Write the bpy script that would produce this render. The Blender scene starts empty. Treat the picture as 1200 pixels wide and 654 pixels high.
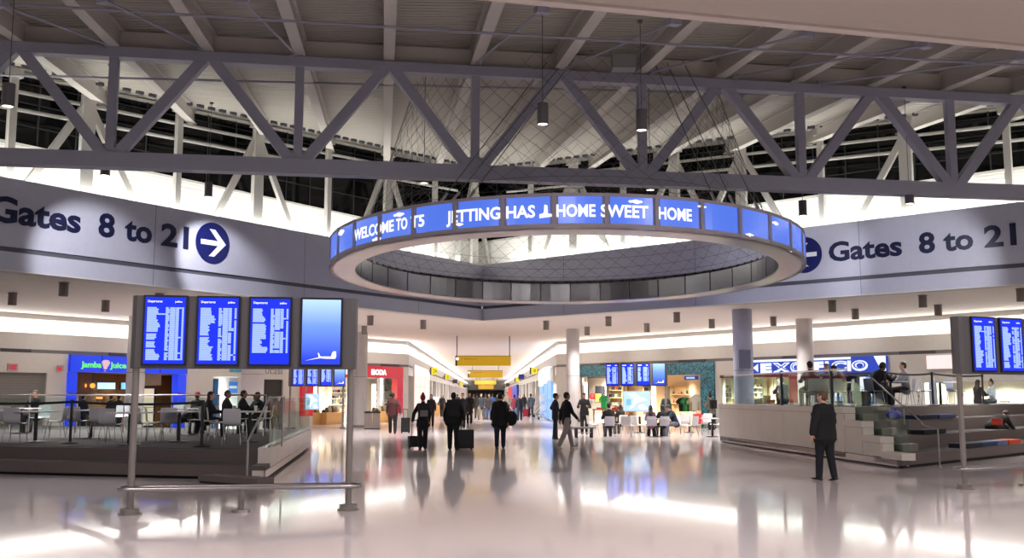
import bpy, bmesh, math, random
from mathutils import Vector, Matrix
random.seed(7)
SC = bpy.context.scene
COL = SC.collection
PI = math.pi
rad = math.radians

# ---------------------------------------------------------------- camera
F_PX, EYE, PITCH = 1150.0, 1.7, math.atan(135 / 1150.0)
cam = bpy.data.cameras.new('camera')
cam.sensor_width = 36.0
cam.lens = 36.0 * F_PX / 1200.0
cam.clip_end = 600
cam_ob = bpy.data.objects.new('camera', cam)
COL.objects.link(cam_ob)
cam_ob.location = (0, 0, EYE)
cam_ob.rotation_euler = (PI / 2 + PITCH, 0, 0)
SC.camera = cam_ob


def ray(px, py):
    u, v = (px - 600) / F_PX, (327 - py) / F_PX
    c, s = math.cos(PITCH), math.sin(PITCH)
    return Vector((u, c - v * s, s + v * c))


def G(px, py, z=0.0):
    """where the sight line meets a level at height z"""
    d = ray(px, py)
    t = (z - EYE) / d.z
    return Vector((0, 0, EYE)) + d * t


def D(px, py, y):
    """point on the sight line at distance y down the hall"""
    d = ray(px, py)
    return Vector((0, 0, EYE)) + d * (y / d.y)


# ---------------------------------------------------------------- mesh helpers
class MB:
    def __init__(self):
        self.bm = bmesh.new()

    def hexa(self, p):
        v = [self.bm.verts.new(q) for q in p]
        for f in ((0, 3, 2, 1), (4, 5, 6, 7), (0, 1, 5, 4), (1, 2, 6, 5), (2, 3, 7, 6), (3, 0, 4, 7)):
            self.bm.faces.new([v[i] for i in f])
        return self

    def box(self, x0, x1, y0, y1, z0, z1):
        return self.hexa([(x0, y0, z0), (x1, y0, z0), (x1, y1, z0), (x0, y1, z0),
                          (x0, y0, z1), (x1, y0, z1), (x1, y1, z1), (x0, y1, z1)])

    def prism(self, poly, z0, z1):
        b = [self.bm.verts.new((p[0], p[1], z0)) for p in poly]
        t = [self.bm.verts.new((p[0], p[1], z1)) for p in poly]
        n = len(poly)
        self.bm.faces.new(b[::-1])
        self.bm.faces.new(t)
        for i in range(n):
            j = (i + 1) % n
            self.bm.faces.new((b[i], b[j], t[j], t[i]))
        return self

    def loft(self, rings, cap=True, close=True):
        vs = [[self.bm.verts.new(p) for p in r] for r in rings]
        n = len(rings[0])
        for a, b in zip(vs, vs[1:]):
            for i in range(n if close else n - 1):
                j = (i + 1) % n
                self.bm.faces.new((a[i], a[j], b[j], b[i]))
        if cap and close:
            self.bm.faces.new(vs[0][::-1])
            self.bm.faces.new(vs[-1])
        return self

    def cyl(self, p, q, r, seg=12, r2=None):
        p, q = Vector(p), Vector(q)
        w = (q - p).normalized()
        u = w.orthogonal().normalized()
        v = w.cross(u)
        r2 = r if r2 is None else r2
        ring = lambda c, rr: [c + (u * math.cos(2 * PI * i / seg) + v * math.sin(2 * PI * i / seg)) * rr for i in range(seg)]
        return self.loft([ring(p, r), ring(q, r2)])

    def bar(self, p, q, w, h, up=(0, 0, 1)):
        p, q = Vector(p), Vector(q)
        d = (q - p).normalized()
        s = d.cross(Vector(up))
        if s.length < 1e-4:
            s = Vector((1, 0, 0))
        s.normalize()
        t = s.cross(d).normalized()
        s, t = s * w / 2, t * h / 2
        return self.hexa([p - s - t, p + s - t, p + s + t, p - s + t, q - s - t, q + s - t, q + s + t, q - s + t])

    def tube(self, pts, r, seg=8, closed=False):
        pts = [Vector(p) for p in pts]
        n = len(pts)
        rings = []
        prev = None
        for i in range(n):
            a = pts[(i - 1) % n] if closed or i > 0 else pts[i]
            b = pts[(i + 1) % n] if closed or i < n - 1 else pts[i]
            d = (b - a).normalized()
            u = d.orthogonal().normalized() if prev is None else (prev - d * prev.dot(d)).normalized()
            prev = u
            v = d.cross(u)
            rr = r[i] if isinstance(r, (list, tuple)) else r
            rings.append([pts[i] + (u * math.cos(2 * PI * k / seg) + v * math.sin(2 * PI * k / seg)) * rr for k in range(seg)])
        if closed:
            rings.append(rings[0])
        return self.loft(rings, cap=not closed)

    def lathe(self, prof, c=(0, 0, 0), seg=20, a0=0.0):
        c = Vector(c)
        rings = [[c + Vector((r * math.cos(a0 + 2 * PI * i / seg), r * math.sin(a0 + 2 * PI * i / seg), z)) for i in range(seg)] for r, z in prof]
        return self.loft(rings)

    def ball(self, c, rx, ry=None, rz=None, seg=14, rings=9, m=None):
        ry = rx if ry is None else ry
        rz = rx if rz is None else rz
        M = Matrix.Translation(Vector(c)) @ (m.to_4x4() if m is not None else Matrix.Identity(4)) @ Matrix.Diagonal((rx, ry, rz, 1))
        bmesh.ops.create_uvsphere(self.bm, u_segments=seg, v_segments=rings, radius=1, matrix=M)
        return self

    def quad(self, a, b, c, d):
        self.bm.faces.new([self.bm.verts.new(p) for p in (a, b, c, d)])
        return self

    def mesh(self, name, bevel=0.0, smooth=False):
        bm = self.bm
        if bevel:
            es = [e for e in bm.edges if len(e.link_faces) == 2 and e.calc_face_angle(0) > 0.6]
            bmesh.ops.bevel(bm, geom=es, offset=bevel, segments=2, affect='EDGES', profile=0.5, clamp_overlap=True)
        bmesh.ops.recalc_face_normals(bm, faces=bm.faces)
        me = bpy.data.meshes.new(name)
        bm.to_mesh(me)
        bm.free()
        if smooth:
            for p in me.polygons:
                p.use_smooth = True
            try:
                me.set_sharp_from_angle(angle=rad(40))
            except Exception:
                pass
        return me

    def build(self, name, mat, parent=None, bevel=0.0, smooth=False, world=False, label=None):
        me = self.mesh(name, bevel, smooth)
        return link(name, me, mat, parent, world, label)


def link(name, me, mat, parent=None, world=False, label=None):
    if mat is not None and not me.materials:
        me.materials.append(mat)
    o = bpy.data.objects.new(name, me)
    COL.objects.link(o)
    if parent is not None:
        o.parent = parent
        if world:                     # the shape was drawn in room coordinates
            root = parent
            while root.parent is not None:
                root = root.parent
            M = Matrix.Translation(root.location) @ root.rotation_euler.to_matrix().to_4x4()
            me.transform(M.inverted())
    if label:
        o['label'] = label
    return o


def thing(name, label, cat, loc=(0, 0, 0), rotz=0.0, group=None):
    o = bpy.data.objects.new(name, None)
    COL.objects.link(o)
    o.empty_display_size = 0.1
    o.location = loc
    o.rotation_euler = (0, 0, rotz)
    return tag(o, label, cat, group)


def tag(o, label, cat, group=None):
    o['label'] = label
    o['category'] = cat
    o['kind'] = 'thing'
    if group:
        o['group'] = group
    return o


def solo(mb, name, mat, label, cat, group=None, **k):
    """a thing that is one mesh, drawn in room coordinates; its origin goes to its base"""
    me = mb.mesh(name, k.get('bevel', 0), k.get('smooth', False))
    n = len(me.vertices)
    c = sum((v.co for v in me.vertices), Vector()) / n
    c.z = min(v.co.z for v in me.vertices)
    me.transform(Matrix.Translation(-c))
    o = link(name, me, mat)
    o.location = c
    return tag(o, label, cat, group)


def struct(mb, name, mat, parent=None, **k):
    o = mb.build(name, mat, parent, **k)
    if parent is None:
        o['kind'] = 'structure'
    return o


def copy_tree(o, parent=None):
    c = o.copy()
    COL.objects.link(c)
    if parent is not None:
        c.parent = parent
    for ch in list(o.children):
        copy_tree(ch, c)
    return c


class Placer:
    """first call uses the built thing itself, later calls copy it with its parts"""
    def __init__(self, proto):
        self.p, self.used = proto, False

    def __call__(self, loc, rotz, label=None, group=None):
        o = copy_tree(self.p) if self.used else self.p
        self.used = True
        o.location = loc
        o.rotation_euler = (0, 0, rotz)
        if label:
            o['label'] = label
        if group:
            o['group'] = group
        return o


ORD = ['first', 'second', 'third', 'fourth', 'fifth', 'sixth', 'seventh', 'eighth', 'ninth', 'tenth', 'eleventh', 'twelfth',
       'thirteenth', 'fourteenth', 'fifteenth', 'sixteenth', 'seventeenth', 'eighteenth', 'nineteenth', 'twentieth']


def text_mesh(s, bold=0.0, extrude=0.01, res=3):
    """outline of a string scaled to cap height 1; x from 0"""
    cu = bpy.data.curves.new('lettering', 'FONT')
    cu.body = s
    cu.offset = bold
    cu.extrude = extrude
    cu.resolution_u = res
    o = bpy.data.objects.new('lettering', cu)
    COL.objects.link(o)
    bpy.context.view_layer.update()
    dg = bpy.context.evaluated_depsgraph_get()
    me = bpy.data.meshes.new_from_object(o.evaluated_get(dg))
    bpy.data.objects.remove(o)
    bpy.data.curves.remove(cu)
    me.name = 'lettering'
    me.materials.clear()
    return me


def fit_text(s, w, cap, bold=0.0, extrude=0.01, maxh=None):
    """string fitted to width w and capital height cap, baseline at y=0, x from 0"""
    me = text_mesh(s, bold, extrude)
    x0 = min(v.co.x for v in me.vertices)
    x1 = max(v.co.x for v in me.vertices)
    ref = text_mesh('H', bold, extrude)
    h = max(v.co.y for v in ref.vertices)
    bpy.data.meshes.remove(ref)
    sx, sy = w / (x1 - x0), cap / h
    for v in me.vertices:
        v.co = Vector(((v.co.x - x0) * sx, v.co.y * sy, v.co.z))
    return me


class Wall:
    """a vertical plane seen left to right from a to b"""
    def __init__(s, a, b):
        s.a = Vector((a[0], a[1], 0))
        d = Vector((b[0], b[1], 0)) - s.a
        s.L = d.length
        s.d = d / s.L
        s.n = Vector((s.d.y, -s.d.x, 0))       # towards the viewer
        s.ang = math.atan2(s.d.y, s.d.x)

    def pt(s, u, off=0.0, z=0.0):
        return s.a + s.d * u + s.n * off + Vector((0, 0, z))

    def uz(s, px, py, off=0.0):
        d = ray(px, py)
        a = s.a + s.n * off
        t = (a.dot(s.n)) / (Vector((d.x, d.y, 0)).dot(s.n))
        X = Vector((0, 0, EYE)) + d * t
        return (X - a).dot(s.d), X.z

    def box(s, mb, u0, u1, o0, o1, z0, z1):
        return mb.hexa([s.pt(u0, o1, z0), s.pt(u1, o1, z0), s.pt(u1, o0, z0), s.pt(u0, o0, z0),
                        s.pt(u0, o1, z1), s.pt(u1, o1, z1), s.pt(u1, o0, z1), s.pt(u0, o0, z1)])

    def text(s, string, u0, u1, zb, cap, off, mat, parent=None, name='lettering', bold=0.0, depth=0.02):
        me = fit_text(string, u1 - u0, cap, bold)
        for v in me.vertices:
            v.co = s.pt(u0 + v.co.x, off + (depth if v.co.z > 0 else 0), zb + v.co.y)
        return link(name, me, mat, parent, world=parent is not None)


# ---------------------------------------------------------------- materials
def lin(c):
    return tuple(((x / 255) / 12.92 if x / 255 <= 0.04045 else ((x / 255 + 0.055) / 1.055) ** 2.4) for x in c)


MATS = {}


def M(name, rgb, rough=0.5, metal=0.0, emit=0.0, noise=0.06, scale=6.0, alpha=1.0, spec=0.5, bump=0.0):
    """procedural principled surface; rgb is display colour 0-255"""
    if name in MATS:
        return MATS[name]
    m = bpy.data.materials.new(name)
    m.use_nodes = True
    nt = m.node_tree
    b = nt.nodes['Principled BSDF']
    c = lin(rgb)
    b.inputs['Roughness'].default_value = rough
    b.inputs['Metallic'].default_value = metal
    b.inputs['Specular IOR Level'].default_value = spec
    b.inputs['Alpha'].default_value = alpha
    if emit:
        b.inputs['Base Color'].default_value = (*[x * 0.3 for x in c], 1)
        b.inputs['Emission Color'].default_value = (*c, 1)
        b.inputs['Emission Strength'].default_value = emit
    else:
        tc = nt.nodes.new('ShaderNodeTexCoord')
        nz = nt.nodes.new('ShaderNodeTexNoise')
        nz.inputs['Scale'].default_value = scale
        nz.inputs['Detail'].default_value = 4
        mx = nt.nodes.new('ShaderNodeMix')
        mx.data_type = 'RGBA'
        mx.inputs[6].default_value = (*[x * (1 - noise) for x in c], 1)
        mx.inputs[7].default_value = (*[min(1, x * (1 + noise)) for x in c], 1)
        nt.links.new(tc.outputs['Object'], nz.inputs['Vector'])
        nt.links.new(nz.outputs['Fac'], mx.inputs[0])
        nt.links.new(mx.outputs[2], b.inputs['Base Color'])
        if bump:
            bp = nt.nodes.new('ShaderNodeBump')
            bp.inputs['Strength'].default_value = bump
            bp.inputs['Distance'].default_value = 0.02
            nt.links.new(nz.outputs['Fac'], bp.inputs['Height'])
            nt.links.new(bp.outputs['Normal'], b.inputs['Normal'])
    MATS[name] = m
    return m


def glass(name, tint=(238, 246, 243), gloss=0.16):
    """clear pane: lets light through, mirrors more at a slant"""
    if name in MATS:
        return MATS[name]
    m = bpy.data.materials.new(name)
    m.use_nodes = True
    nt = m.node_tree
    nt.nodes.clear()
    out = nt.nodes.new('ShaderNodeOutputMaterial')
    tr = nt.nodes.new('ShaderNodeBsdfTransparent')
    gl = nt.nodes.new('ShaderNodeBsdfGlossy')
    mx = nt.nodes.new('ShaderNodeMixShader')
    lw = nt.nodes.new('ShaderNodeLayerWeight')
    ml = nt.nodes.new('ShaderNodeMath')
    lw.inputs['Blend'].default_value = 0.25
    ml.operation = 'MULTIPLY'
    ml.inputs[1].default_value = gloss
    tr.inputs['Color'].default_value = (*lin(tint), 1)
    gl.inputs['Color'].default_value = (0.8, 0.85, 0.83, 1)
    gl.inputs['Roughness'].default_value = 0.03
    nt.links.new(lw.outputs['Fresnel'], ml.inputs[0])
    nt.links.new(ml.outputs[0], mx.inputs[0])
    nt.links.new(tr.outputs[0], mx.inputs[1])
    nt.links.new(gl.outputs[0], mx.inputs[2])
    nt.links.new(mx.outputs[0], out.inputs['Surface'])
    MATS[name] = m
    return m


def M_waves(name, rgb, rgb2, scale, axis, rough=0.6, bump=0.6, dist=0.03):
    """ribbed sheet: bands across one object axis as relief"""
    m = M(name, rgb, rough)
    nt = m.node_tree
    b = nt.nodes['Principled BSDF']
    tc = nt.nodes.new('ShaderNodeTexCoord')
    w = nt.nodes.new('ShaderNodeTexWave')
    w.bands_direction = axis
    w.wave_profile = 'TRI'
    w.inputs['Scale'].default_value = scale
    bp = nt.nodes.new('ShaderNodeBump')
    bp.inputs['Strength'].default_value = bump
    bp.inputs['Distance'].default_value = dist
    nt.links.new(tc.outputs['Object'], w.inputs['Vector'])
    nt.links.new(w.outputs['Fac'], bp.inputs['Height'])
    nt.links.new(bp.outputs['Normal'], b.inputs['Normal'])
    return m


def M_floor():
    """polished terrazzo: matt body under a glossy coat that mirrors more at a slant"""
    m = bpy.data.materials.new('polished_terrazzo')
    m.use_nodes = True
    nt = m.node_tree
    nt.nodes.clear()
    N = nt.nodes.new
    out, tc, nz, nz2 = N('ShaderNodeOutputMaterial'), N('ShaderNodeTexCoord'), N('ShaderNodeTexNoise'), N('ShaderNodeTexNoise')
    df, gl, mx, fr, mn, rp, cmx = N('ShaderNodeBsdfDiffuse'), N('ShaderNodeBsdfGlossy'), N('ShaderNodeMixShader'), N('ShaderNodeFresnel'), N('ShaderNodeMath'), N('ShaderNodeMapRange'), N('ShaderNodeMix')
    nz.inputs['Scale'].default_value = 0.6
    nz.inputs['Detail'].default_value = 5
    nz2.inputs['Scale'].default_value = 60
    nz2.inputs['Detail'].default_value = 4
    rp.inputs[3].default_value = 0.04
    rp.inputs[4].default_value = 0.11
    cmx.data_type = 'RGBA'
    cmx.inputs[6].default_value = (*lin((196, 186, 187)), 1)
    cmx.inputs[7].default_value = (*lin((208, 199, 200)), 1)
    gl.inputs['Color'].default_value = (0.95, 0.94, 0.94, 1)
    fr.inputs['IOR'].default_value = 1.36
    mn.operation = 'MINIMUM'
    mn.inputs[1].default_value = 0.58
    L = nt.links.new
    L(tc.outputs['Object'], nz.inputs['Vector'])
    L(tc.outputs['Object'], nz2.inputs['Vector'])
    L(nz.outputs['Fac'], rp.inputs[0])
    L(rp.outputs[0], gl.inputs['Roughness'])
    L(nz2.outputs['Fac'], cmx.inputs[0])
    L(cmx.outputs[2], df.inputs['Color'])
    L(fr.outputs[0], mn.inputs[0])
    L(mn.outputs[0], mx.inputs[0])
    L(df.outputs[0], mx.inputs[1])
    L(gl.outputs[0], mx.inputs[2])
    L(mx.outputs[0], out.inputs['Surface'])
    return m


def M_mosaic():
    m = M('teal_mosaic', (20, 75, 95), 0.25)
    nt = m.node_tree
    b = nt.nodes['Principled BSDF']
    tc = nt.nodes.new('ShaderNodeTexCoord')
    v = nt.nodes.new('ShaderNodeTexVoronoi')
    v.inputs['Scale'].default_value = 14
    r = nt.nodes.new('ShaderNodeValToRGB')
    r.color_ramp.elements[0].color = (*lin((8, 45, 62)), 1)
    r.color_ramp.elements[1].color = (*lin((70, 150, 170)), 1)
    sp = nt.nodes.new('ShaderNodeSeparateColor')
    nt.links.new(tc.outputs['Object'], v.inputs['Vector'])
    nt.links.new(v.outputs['Color'], sp.inputs[0])
    nt.links.new(sp.outputs[0], r.inputs[0])
    nt.links.new(r.outputs[0], b.inputs['Base Color'])
    return m


def M_gradient_screen():
    """a screen that shows a pale to deep blue sky picture"""
    m = M('sky_picture_screen', (60, 100, 230), 0.2, emit=1.0)
    nt = m.node_tree
    b = nt.nodes['Principled BSDF']
    tc = nt.nodes.new('ShaderNodeTexCoord')
    sp = nt.nodes.new('ShaderNodeSeparateXYZ')
    mr = nt.nodes.new('ShaderNodeMapRange')
    mr.inputs[1].default_value = 2.1
    mr.inputs[2].default_value = 3.1
    r = nt.nodes.new('ShaderNodeValToRGB')
    cr = r.color_ramp
    cr.elements[0].color = (*lin((35, 55, 225)), 1)
    cr.elements[0].position = 0.1
    cr.elements[1].color = (*lin((205, 240, 255)), 1)
    e = cr.elements.new(0.6)
    e.color = (*lin((125, 165, 245)), 1)
    nt.links.new(tc.outputs['Object'], sp.inputs[0])
    nt.links.new(sp.outputs[2], mr.inputs[0])
    nt.links.new(mr.outputs[0], r.inputs[0])
    nt.links.new(r.outputs[0], b.inputs['Emission Color'])
    return m


STEEL = M('grey_painted_steel', (128, 125, 130), 0.55)
WSTEEL = M('pale_painted_steel', (200, 198, 192), 0.5)
BRUSH = M('brushed_steel', (170, 165, 165), 0.3, 1.0, noise=0.1)
FASC = M('silver_panel', (188, 189, 204), 0.42, 0.0)
GROOVE = M('dark_groove', (85, 85, 95), 0.6)
WHITE = M('white_paint', (232, 229, 222), 0.6)
CEIL = M('ceiling_plaster', (240, 228, 217), 0.7)
CONC = M('pale_wall_panel', (214, 210, 204), 0.55)
COVE = M('cove_light', (255, 250, 242), 0.5, emit=1.15)
BLACK = M('black_plastic', (16, 16, 18), 0.45)
RUBBER = M('black_rubber', (12, 12, 12), 0.7)
NIGHT = M('night_glass', (7, 8, 9), 0.08, spec=0.3)
NAVY = M('navy_lettering', (16, 22, 62), 0.4)
LITW = M('white_lit_letter', (255, 255, 255), 0.5, emit=1.0)
SCRB = M('blue_screen', (22, 48, 232), 0.2, emit=1.0)
ROWS = M('pale_blue_text', (162, 190, 252), 0.5, emit=1.0)
RINGB = M('ring_screen_blue', (82, 118, 228), 0.2, emit=1.0)
LENS = M('lamp_lens', (255, 246, 225), 0.4, emit=6.0)
YELL = M('yellow_sign_face', (222, 172, 10), 0.45, emit=0.55)
RED = M('red_panel', (205, 12, 40), 0.35, emit=0.7)
GLASS = glass('clear_glass')
# ================================================================ the hall
AX = Vector((math.sin(rad(-7.5)), math.cos(rad(-7.5)), 0))      # the hall's long axis
RX = Vector((AX.y, -AX.x, 0))
CORNER, LEND, REND = G(565, 375, 4.9), G(0, 315, 4.9), G(1200, 332, 4.9)
WL, WR = Wall(LEND, CORNER), Wall(CORNER, REND)
TRUSS = Wall(G(0, 184, 7.0), G(1200, 226, 7.0))
L2, R2 = Wall((-19.9, 38), (-6.3, 60)), Wall((2.7, 60), (26.7, 26.7))
CD = Vector((-math.sin(rad(1.44)), math.cos(rad(1.44)), 0))      # the concourse's direction
CLEN = 190
CL = Wall((-6.3, 60), (-6.3 + CLEN * CD.x, 60 + CLEN * CD.y))
CR = Wall((2.7 + CLEN * CD.x, 60 + CLEN * CD.y), (2.7, 60))
ZC = 4.9


def zroof(p):
    return 10.2 + 0.08 * (Vector((p[0], p[1], 0)).dot(AX) - 23.2)


def meet(w1, o1, w2, o2):
    a, b = w1.pt(0, o1), w2.pt(0, o2)
    # a + d1*t = b + d2*s
    det = w1.d.x * -w2.d.y + w2.d.x * w1.d.y
    r = b - a
    t = (r.x * -w2.d.y + w2.d.x * r.y) / det
    return a + w1.d * t


# floor
mb = MB()
mb.box(-45, 45, -12, 60 + CLEN, -0.1, 0)
struct(mb, 'floor', M_floor())

# low ceiling beyond the fascia
pl = [WL.pt(-16, -0.05), CORNER, WR.pt(WR.L + 14, -0.05), R2.pt(R2.L + 6), R2.pt(0), CR.pt(0), CL.pt(CLEN), L2.pt(L2.L), L2.pt(-16)]
mb = MB().prism([(p.x, p.y) for p in pl], ZC, ZC + 0.12)
struct(mb, 'ceiling', CEIL)

# fascia walls with their groove
SEAM = M('panel_seam', (120, 120, 132), 0.6)
for w, nm, u0, u1, seams in ((WL, 'wall_left', -16, WL.L, (4.55, 10.6, 16.8)), (WR, 'wall_right', 0, WR.L + 14, (4.5, 10.6, 16.7, 22.5))):
    mb = MB()
    w.box(mb, u0, u1, -0.3, 0, 4.88, 5.37)
    w.box(mb, u0, u1, -0.3, 0, 5.5, 7.3)
    fw = struct(mb, nm, FASC)
    mb = MB()
    w.box(mb, u0, u1, -0.28, -0.05, 5.36, 5.51)
    struct(mb, 'trim_groove', GROOVE, fw)
    mb = MB()
    for s in seams:
        w.box(mb, s, s + 0.018, -0.1, 0.003, 5.5, 7.3)
        w.box(mb, s, s + 0.018, -0.1, 0.003, 4.88, 5.37)
    struct(mb, 'panel_joint', SEAM, fw)
    mb = MB()
    w.box(mb, u0, u1, -1.6, -0.3, 7.0, 7.1)
    struct(mb, 'ledge', WHITE, fw)
    mb = MB()
    w.box(mb, u0, u1, -0.5, 0.04, 4.86, 4.89)
    struct(mb, 'trim_edge', CONC, fw)

# white ribbed wall behind the fascia, dark windows above it
RIB = M_waves('white_ribbed_wall', (240, 238, 232), None, 2.2, 'Z', 0.6, 0.35, 0.03)
BO = -1.5
cb = meet(WL, BO, WR, BO)
for w, nm, a, b in ((WL, 'left', WL.pt(-16, BO), cb), (WR, 'right', cb, WR.pt(WR.L + 14, BO))):
    k = Wall(a, b)
    mb = MB()
    k.box(mb, 0, k.L, -0.15, 0, 7.0, 8.62)
    struct(mb, 'wall_upper_' + nm, RIB)
    # panes up to the sloping roof
    wn = 'window_1' if nm == 'left' else 'window_2'
    mb = MB()
    p = [k.pt(0, -0.1), k.pt(k.L, -0.1), k.pt(k.L, -0.05), k.pt(0, -0.05)]
    zt = [zroof(q) - 0.02 for q in p]
    mb.hexa([(p[0].x, p[0].y, 8.6), (p[1].x, p[1].y, 8.6), (p[2].x, p[2].y, 8.6), (p[3].x, p[3].y, 8.6)] +
            [(q.x, q.y, z) for q, z in zip(p, zt)])
    win = struct(mb, wn, NIGHT)
    mb = MB()
    n = int(k.L / 1.15)
    for i in range(n + 1):
        u = i * k.L / n
        q = k.pt(u)
        mb.bar(k.pt(u, -0.03, 8.6), k.pt(u, -0.03, zroof(q)), 0.035, 0.05)
    for f in (0.3, 0.62, 0.9):
        q0, q1 = k.pt(0), k.pt(k.L)
        mb.bar(k.pt(0, -0.03, 8.6 + f * (zroof(q0) - 8.6)), k.pt(k.L, -0.03, 8.6 + f * (zroof(q1) - 8.6)), 0.03, 0.03)
    struct(mb, 'window_frame', M('dark_window_frame', (40, 40, 42), 0.5), win)
    mb = MB()
    k.box(mb, 0, k.L, 0, 0.05, 8.58, 8.66)
    struct(mb, 'window_sill', WSTEEL, win)

# roof deck
DECK = M_waves('corrugated_roof_deck', (172, 167, 157), None, 1.6, 'Y', 0.6, 1.0, 0.05)
e = 0.4
pl = [WL.pt(-16, BO - e), meet(WL, BO - e, WR, BO - e), WR.pt(WR.L + 14, BO - e)]
near = 10.0
for p in (WR.pt(WR.L + 14), WL.pt(-16)):
    q = p - AX * (p.dot(AX) - near)
    pl.append(q)
mb = MB()
lo = [mb.bm.verts.new((p.x, p.y, zroof(p))) for p in pl]
hi = [mb.bm.verts.new((p.x, p.y, zroof(p) + 0.15)) for p in pl]
mb.bm.faces.new(lo[::-1])
mb.bm.faces.new(hi)
for i in range(len(pl)):
    j = (i + 1) % len(pl)
    mb.bm.faces.new((lo[i], lo[j], hi[j], hi[i]))
struct(mb, 'roof', DECK)
# serrated edge strip of the deck under the eaves
for w, nm in ((WL, 'left'), (WR, 'right')):
    mb = MB()
    u = 0.0
    while u < w.L + (6 if w is WR else 0):
        q = w.pt(u, -0.35)
        mb.bar(q + Vector((0, 0, zroof(q) - 0.03)), w.pt(u + 0.22, -0.35) + Vector((0, 0, zroof(w.pt(u + 0.22)) - 0.03)), 0.1, 0.12)
        u += 0.44
    struct(mb, 'trim_eaves_' + nm, GROOVE)

# near soffit over the viewer
sa, sb = G(580, 0, 8.0), G(1200, 58, 8.0)
SF = Wall(sa, sb)
mb = MB()
SF.box(mb, -30, 32, 0.25, 18, 8.0, 8.4)
struct(mb, 'ceiling_near', M('beige_soffit', (190, 178, 166), 0.7))
mb = MB()
SF.box(mb, -30, 32, 0.0, 0.2, 7.97, 8.45)
struct(mb, 'trim_soffit', M('pale_beige_edge', (214, 200, 190), 0.6))

# roof beams along the axis
BEAM = M('grey_beam', (196, 191, 184), 0.55)
proto = None
n = 0
for i in range(-4, 17):
    u = 0.25 + 2.1 * i
    t = TRUSS.pt(u)
    s0, s1 = 13.0 - t.dot(AX), None
    for w in (WL, WR):
        den = AX.dot(w.n)
        tt = (w.pt(0, -1.2) - t).dot(w.n) / den
        if tt > 0:
            s1 = tt if s1 is None else min(s1, tt)
    if s1 is None or s1 < 1:
        s1 = 6
    mb = MB()
    for (z0, z1, hw) in ((-0.5, -0.46, 0.13), (-0.46, -0.03, 0.045), (-0.04, -0.004, 0.13)):
        pts = []
        for zz in (z0, z1):
            for (ss, sg) in ((s0, -1), (s0, 1), (s1, 1), (s1, -1)):
                q = t + AX * ss + RX * (sg * hw)
                pts.append((q.x, q.y, zroof(t + AX * ss) + zz))
        mb.hexa(pts)
    n += 1
    solo(mb, 'roof_beam', BEAM, '%s grey roof beam from the left under the corrugated deck' % (ORD + ['twenty-first'])[n - 1], 'beam', 'roof beams')

# big truss across the hall
STR = M('truss_paint', (150, 150, 166), 0.5)
tr = thing('roof_truss', 'large grey steel truss spanning the hall above the screen ring', 'truss', TRUSS.pt(12, 0, 6.98))
MB().bar(TRUSS.pt(-3, 0, 7.0), TRUSS.pt(28, 0, 7.0), 0.34, 0.36).build('bottom_chord', STR, tr, world=True)
MB().bar(TRUSS.pt(-3, 0, 9.55), TRUSS.pt(28, 0, 9.5), 0.3, 0.24).build('top_chord', STR, tr, world=True)
for i in range(-1, 7):
    ut, ub = 0.25 + 4.2 * i, 2.35 + 4.2 * i
    MB().bar(TRUSS.pt(ub, 0, 7.15), TRUSS.pt(ub, 0, 9.45), 0.2, 0.2, up=TRUSS.n).build('vertical_strut', STR, tr, world=True)
    for sgn, x in ((1, ut), (-1, ut + 4.2)):
        MB().bar(TRUSS.pt(ub - sgn * 0.12, 0, 7.1), TRUSS.pt(x + sgn * 0.1, 0, 9.5), 0.24, 0.24, up=TRUSS.n).build('diagonal_strut', STR, tr, world=True)
    mb = MB()
    TRUSS.box(mb, ub - 0.35, ub + 0.35, -0.02, 0.02, 7.15, 7.4)
    mb.build('gusset_plate', STR, tr, world=True)
mb = MB()
p0, p1 = TRUSS.pt(-3, -0.3), TRUSS.pt(28, -0.3)
mb.bar(p0 + Vector((0, 0, zroof(p0) - 0.3)), p1 + Vector((0, 0, zroof(p1) - 0.3)), 0.2, 0.5)
solo(mb, 'roof_girder', BEAM, 'dark grey cross girder just above the truss top chord', 'girder')

# tie rods from the truss nodes up to the soffit
rods = [((125, 52), (0, 5)), ((235, 55), (122, 0)), ((345, 62), (284, 0)), ((560, 72), (635, 12)), ((665, 79), (790, 26)),
        ((765, 84), (945, 40)), ((862, 90), (1085, 53)), ((960, 98), (1200, 68))]
for i, (a, b) in enumerate(rods):
    p, q = G(*a, 9.68), G(*b, 9.1)
    d_ = (q - p).normalized()
    t = thing('tie_rod', '%s thin tie rod from the left, slanting under the roof beams' % ORD[i], 'rod', p, 0, 'roof tie rods')
    MB().cyl(p, q, 0.03, 8).build('rod', STR, t, world=True)
    MB().bar(q - d_ * 0.12, q + d_ * 0.1, 0.24, 0.12).build('end_plate', STR, t, world=True)
    MB().cyl(p - Vector((0, 0, 0.06)), p + Vector((0, 0, 0.06)), 0.06, 10).build('node_pin', STR, t, world=True)
for i, (a, b) in enumerate((((0, 4), (1200, 77)), ((0, 88), (1200, 118)))):
    p, q = G(*a, 9.25 if i == 0 else 9.9), G(*b, 9.25 if i == 0 else 9.9)
    d = (q - p).normalized()
    solo(MB().cyl(p - d * 3, q + d * 3, 0.03, 8), 'conduit_pipe', STR,
         ('thin pipe crossing under the roof beams near the beige soffit', 'thin pipe crossing under the roof deck behind the truss')[i], 'pipe')
bx = G(731, 82, 9.3)
t = thing('junction_box', 'grey metal box fixed above the truss top chord', 'box', bx)
mb = MB().box(-0.28, 0.28, -0.2, 0.2, 0, 0.34).build('housing', M('box_grey', (120, 120, 122), 0.5), t, bevel=0.015)
MB().box(-0.25, 0.25, -0.215, -0.2, 0.03, 0.31).build('cover', M('box_grey_cover', (132, 132, 132), 0.5), t)

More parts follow.
